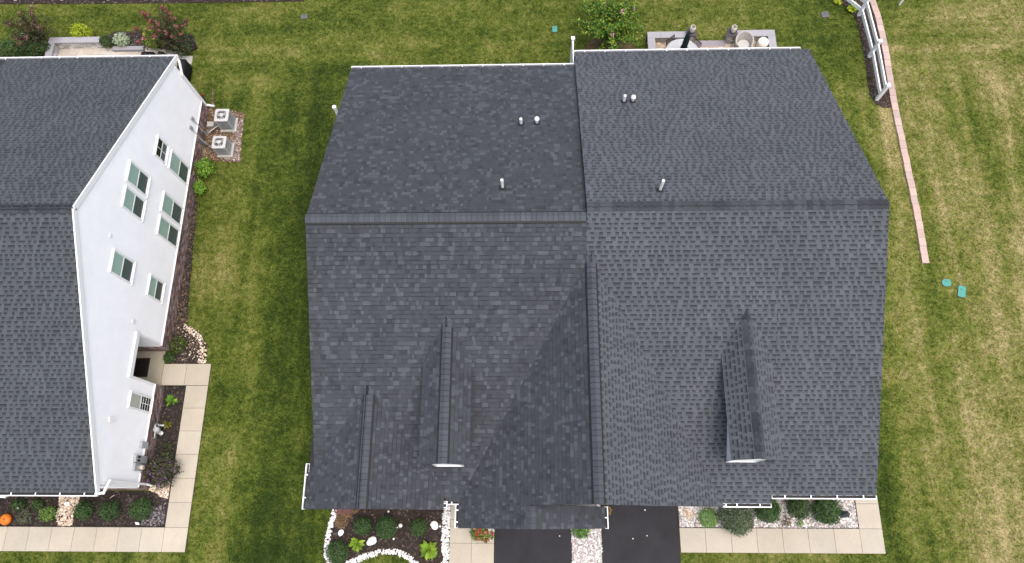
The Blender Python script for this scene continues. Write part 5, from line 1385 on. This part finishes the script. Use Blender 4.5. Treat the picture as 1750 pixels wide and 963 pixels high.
def slat_chair(px, py, face, label):
    p = G(px, py, .85); t = thing('patio_chair', (p.x, p.y, .05), label, 'chair', 'slatted chairs at the glass table')
    f = Vector((math.cos(face), math.sin(face), 0)); s_ = Vector((-f.y, f.x, 0)); o = Vector((p.x, p.y, .05)); w = .26; zz = Vector((0, 0, 1))
    seat0 = o + f * .08
    for k in range(6):
        b = MB(); b.bar(seat0 + f * (.08 * k) - s_ * w + zz * .42, seat0 + f * (.08 * k) + s_ * w + zz * .42, .055, .02); b.build('seat_slat', MAT['bronze'], t)
    for sg in (-1, 1):
        b = MB(); b.tube([o + s_ * w * sg + f * .06, o + s_ * w * sg + f * .06 + zz * .42, o + s_ * w * sg - f * .06 + zz * .92], .018, 6); b.build('leg', MAT['bronze'], t)
        b = MB(); b.tube([o + s_ * w * sg + f * .52, o + s_ * w * sg + f * .50 + zz * .64, o + s_ * w * sg + f * .0 + zz * .64], .018, 6); b.build('arm', MAT['bronze'], t)
    b = MB(); b.bar(o - s_ * w - f * .06 + zz * .92, o + s_ * w - f * .06 + zz * .92, .03, .05); b.bar(o - s_ * w + f * .02 + zz * .52, o + s_ * w + f * .02 + zz * .52, .03, .04); b.build('back_rail', MAT['bronze'], t)
    for k in range(7):
        q = -w + .07 + (2 * w - .14) * k / 6; b = MB(); b.bar(o + s_ * q + f * .02 + zz * .52, o + s_ * q - f * .06 + zz * .91, .03, .012, up=f); b.build('back_slat', MAT['bronze'], t)
slat_chair(1146.5, 69, math.atan2(tc.y - G(1146.5, 69, .85).y, tc.x - G(1146.5, 69, .85).x), 'slatted bronze chair left of the closed umbrella')
slat_chair(1190.5, 73, math.atan2(tc.y - G(1190.5, 73, .85).y, tc.x - G(1190.5, 73, .85).x), 'slatted bronze chair right of the closed umbrella')
# wicker barrel chair
p = G(1271, 74, .5); t = thing('wicker_chair', (p.x, p.y, .05), 'round-backed grey wicker armchair beside the right pillar', 'chair')
b = MB(); R0 = .36; n = 22; fa = rad(-95)
vs = []; rows = [(.30, .05), (.36, .42), (.40, .62), (.43, .80)]
for (r_, z_) in rows:
    for k in range(n):
        a = fa + rad(50) + (2 * math.pi - rad(100)) * k / (n - 1); bk = .5 - .5 * math.cos(2 * math.pi * k / (n - 1)); zt = .05 + (z_ - .05) * (.78 + .30 * bk)
        vs.append((p.x + r_ * math.cos(a), p.y + r_ * math.sin(a), zt)); 
for (r_, z_) in rows[::-1]:
    for k in range(n):
        a = fa + rad(50) + (2 * math.pi - rad(100)) * k / (n - 1); bk = .5 - .5 * math.cos(2 * math.pi * k / (n - 1)); zt = .05 + (z_ - .05) * (.78 + .30 * bk)
        vs.append((p.x + (r_ - .05) * math.cos(a), p.y + (r_ - .05) * math.sin(a), zt))
b.add(vs, [(i * n + k, i * n + k + 1, (i + 1) * n + k + 1, (i + 1) * n + k) for i in range(7) for k in range(n - 1)])
b.build('shell', MAT['wicker'], t)
pts = [(p.x + .42 * math.cos(fa + rad(50) + (2 * math.pi - rad(100)) * k / 20), p.y + .42 * math.sin(fa + rad(50) + (2 * math.pi - rad(100)) * k / 20), .05 + .75 * (.78 + .30 * (.5 - .5 * math.cos(2 * math.pi * k / 20)))) for k in range(21)]
b = MB(); b.tube(pts, .03, 7); b.build('rim', MAT['wicker'], t)
b = MB(); b.lathe([(.28, 0), (.30, .04), (.28, .09), (.2, .10)], (p.x, p.y - .03, .36), 20); b.build('cushion', MAT['cushion'], t)
b = MB(); b.lathe([(.22, .0), (.29, .31)], (p.x, p.y, .05), 16); b.build('base', MAT['wicker'], t)
# cream drum with white lid
p = G(1305, 71, .5); t = thing('drum_table', (p.x, p.y, .05), 'round cream drum table with white top in the patio corner', 'table')
b = MB(); b.lathe([(.22, 0), (.27, .12), (.285, .26), (.27, .40), (.25, .45)], (p.x, p.y, .05), 22); b.build('drum', MAT['cream'], t, True)
b = MB(); b.lathe([(.235, .45), (.235, .475), (.12, .50)], (p.x, p.y, .05), 22); b.build('lid', MAT['cream'], t)
b = MB(); b.lathe([(.13, .50), (.12, .54), (.05, .56)], (p.x - .02, p.y + .02, .05), 14); b.build('bowl', MAT['white'], t)
# --- patio of the neighbouring house
a0 = G(88, 69, .55); a1 = G(170, 68, .55)
pavers('patio', a0.x, G(312, 92).x, 19.1, a0.y, [(.46, .42, .36), (.50, .46, .40), (.42, .38, .33)], .05, .45, .45)
seat_wall('seat_wall', 'L-shaped pale stone seat wall behind the white house', [(Vector((a0.x - .15, a0.y, 0)), Vector((a1.x, a0.y, 0))), (Vector((a0.x + .02, a0.y - .175, 0)), Vector((a0.x + .02, 19.9, 0)))], .55, .34, [(.44, .43, .41), (.55, .53, .50), (.36, .35, .34), (.60, .58, .55)])
rbed = P2([(172, 70), (200, 57), (235, 57), (290, 62), (330, 62), (338, 84), (318, 93), (285, 86), (244, 81), (190, 84)])
sheet('mulch_bed', rbed, -.05, .12, MAT['mulch']); chips('bark', rbed, 700, .06, DARKM + [(.12, .11, .11)], MAT['mulch_chip'], None, .115, .3)
o = bpy.data.objects['bark.004'] if False else None
q0, q1 = G(192, 83, .2), G(246, 79, .2); b = MB(); b.bar((q0.x, q0.y, .1), (q1.x, q0.y, .1), .22, .22, (.9, .9, .9)); tag(b.build('stone_kerb', MAT['cap_stone']), 'grey stone kerb in front of the variegated shrub', 'kerb')
for (px, py, w, l, lab) in ((320, 103, .55, .42, 'pale stepping slab off the back corner of the white house'), (318, 114, .5, .34, 'second stepping slab, closer to the wall downspout')):
    p = G(px, py); b = MB(); b.box(p.x - w / 2, p.x + w / 2, p.y - l / 2, p.y + l / 2, -.03, .05); tag(b.build('stepping_slab', MAT['concrete_grey']), lab, 'slab', 'stepping slabs'); NOGRASS.append(rect(p.x - w / 2, p.x + w / 2, p.y - l / 2, p.y + l / 2))
def covered(px, py, sx_, sy_, h, label, name='covered_grill', cat='grill'):
    p = G(px, py, h); b = MB(); r = random.Random(int(px)); vs = []; n = 16; rows = [(1.0, 0), (1.02, .3), (.97, .65), (.92, .9), (.6, 1.0), (.1, 1.02)]
    for (f, z_) in rows:
        for k in range(n):
            a = 2 * math.pi * k / n; ca, sa = math.cos(a), math.sin(a); e = max(abs(ca), abs(sa)); w = f * (1 + r.uniform(-.05, .05))
            vs.append((p.x + sx_ * ca / e ** .7 * w, p.y + sy_ * sa / e ** .7 * w, .05 + h * z_ + r.uniform(-.01, .01) * (z_ > 0)))
    b.add(vs, [(i * n + k, i * n + (k + 1) % n, (i + 1) * n + (k + 1) % n, (i + 1) * n + k) for i in range(len(rows) - 1) for k in range(n)] + [tuple((len(rows) - 1) * n + k for k in range(n)), tuple(range(n - 1, -1, -1))])
    tag(b.build(name, MAT['black'], None, True), label, cat)
covered(250, 95, .36, .28, .95, 'black covered shape peeking over the white rear gutter')
covered(274, 92, .16, .16, 1.0, 'black knob-like cover right of the other on the neighbour patio', 'covered_smoker', 'smoker')
covered(309, 113, .22, .45, .75, 'black covered grill behind the corner of the white house')
p = G(305, 118, .5); b = MB(); b.lathe([(.14, 0), (.16, .4), (.12, .5), (.05, .52)], (p.x, p.y, .04), 16); tag(b.build('gas_bottle', MAT['pot_white'], None, True), 'white gas bottle next to the covered grill', 'bottle')

# ------------------------------------------------------------------ grass blades over the lawn in view
NOGRASS += [rect(RXL, RXR, .4, 19.2), rect(-30, NX, .9, 19.2), rect(-8.1, 6.6, -.3, 2)]
def grass(n):
    r = np.random.default_rng(3)
    c = [G(-60, -60), G(1810, -60), G(1810, 1020), G(-60, 1020)]
    x = r.uniform(-29, 25, n); y = r.uniform(c[2].y, c[0].y, n)
    k = inside_np(x, y, [(p.x, p.y) for p in c])
    x, y = x[k], y[k]
    for pl in NOGRASS:
        lo = np.min(pl, 0); hi = np.max(pl, 0)
        bb = (x > lo[0]) & (x < hi[0]) & (y > lo[1]) & (y < hi[1])
        if bb.any():
            idx = np.where(bb)[0]; ins = inside_np(x[idx], y[idx], pl); kk = np.ones(len(x), bool); kk[idx[ins]] = False; x, y = x[kk], y[kk]
    n = len(x); per = 3
    X = np.repeat(x, per) + r.normal(0, .02, n * per); Y = np.repeat(y, per) + r.normal(0, .02, n * per)
    a = r.uniform(0, 6.28, n * per); L = r.uniform(.035, .085, n * per); hgt = r.uniform(.02, .055, n * per); w = r.uniform(.006, .014, n * per)
    dx, dy = np.cos(a), np.sin(a)
    p0 = np.stack([X - dy * w, Y + dx * w, np.zeros_like(X)], 1); p1 = np.stack([X + dy * w, Y - dx * w, np.zeros_like(X)], 1)
    p2 = np.stack([X + dx * L, Y + dy * L, hgt], 1)
    V = np.stack([p1, p2, p0], 1).reshape(-1, 3)
    tone = np.clip(np.repeat(r.normal(.5, .22, n), per) + r.normal(0, .12, n * per), 0, 1)
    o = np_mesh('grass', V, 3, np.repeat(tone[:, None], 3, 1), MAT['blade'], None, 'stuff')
    o['label'] = 'short mown grass with green and straw coloured patches'
    return o
grass(330000)
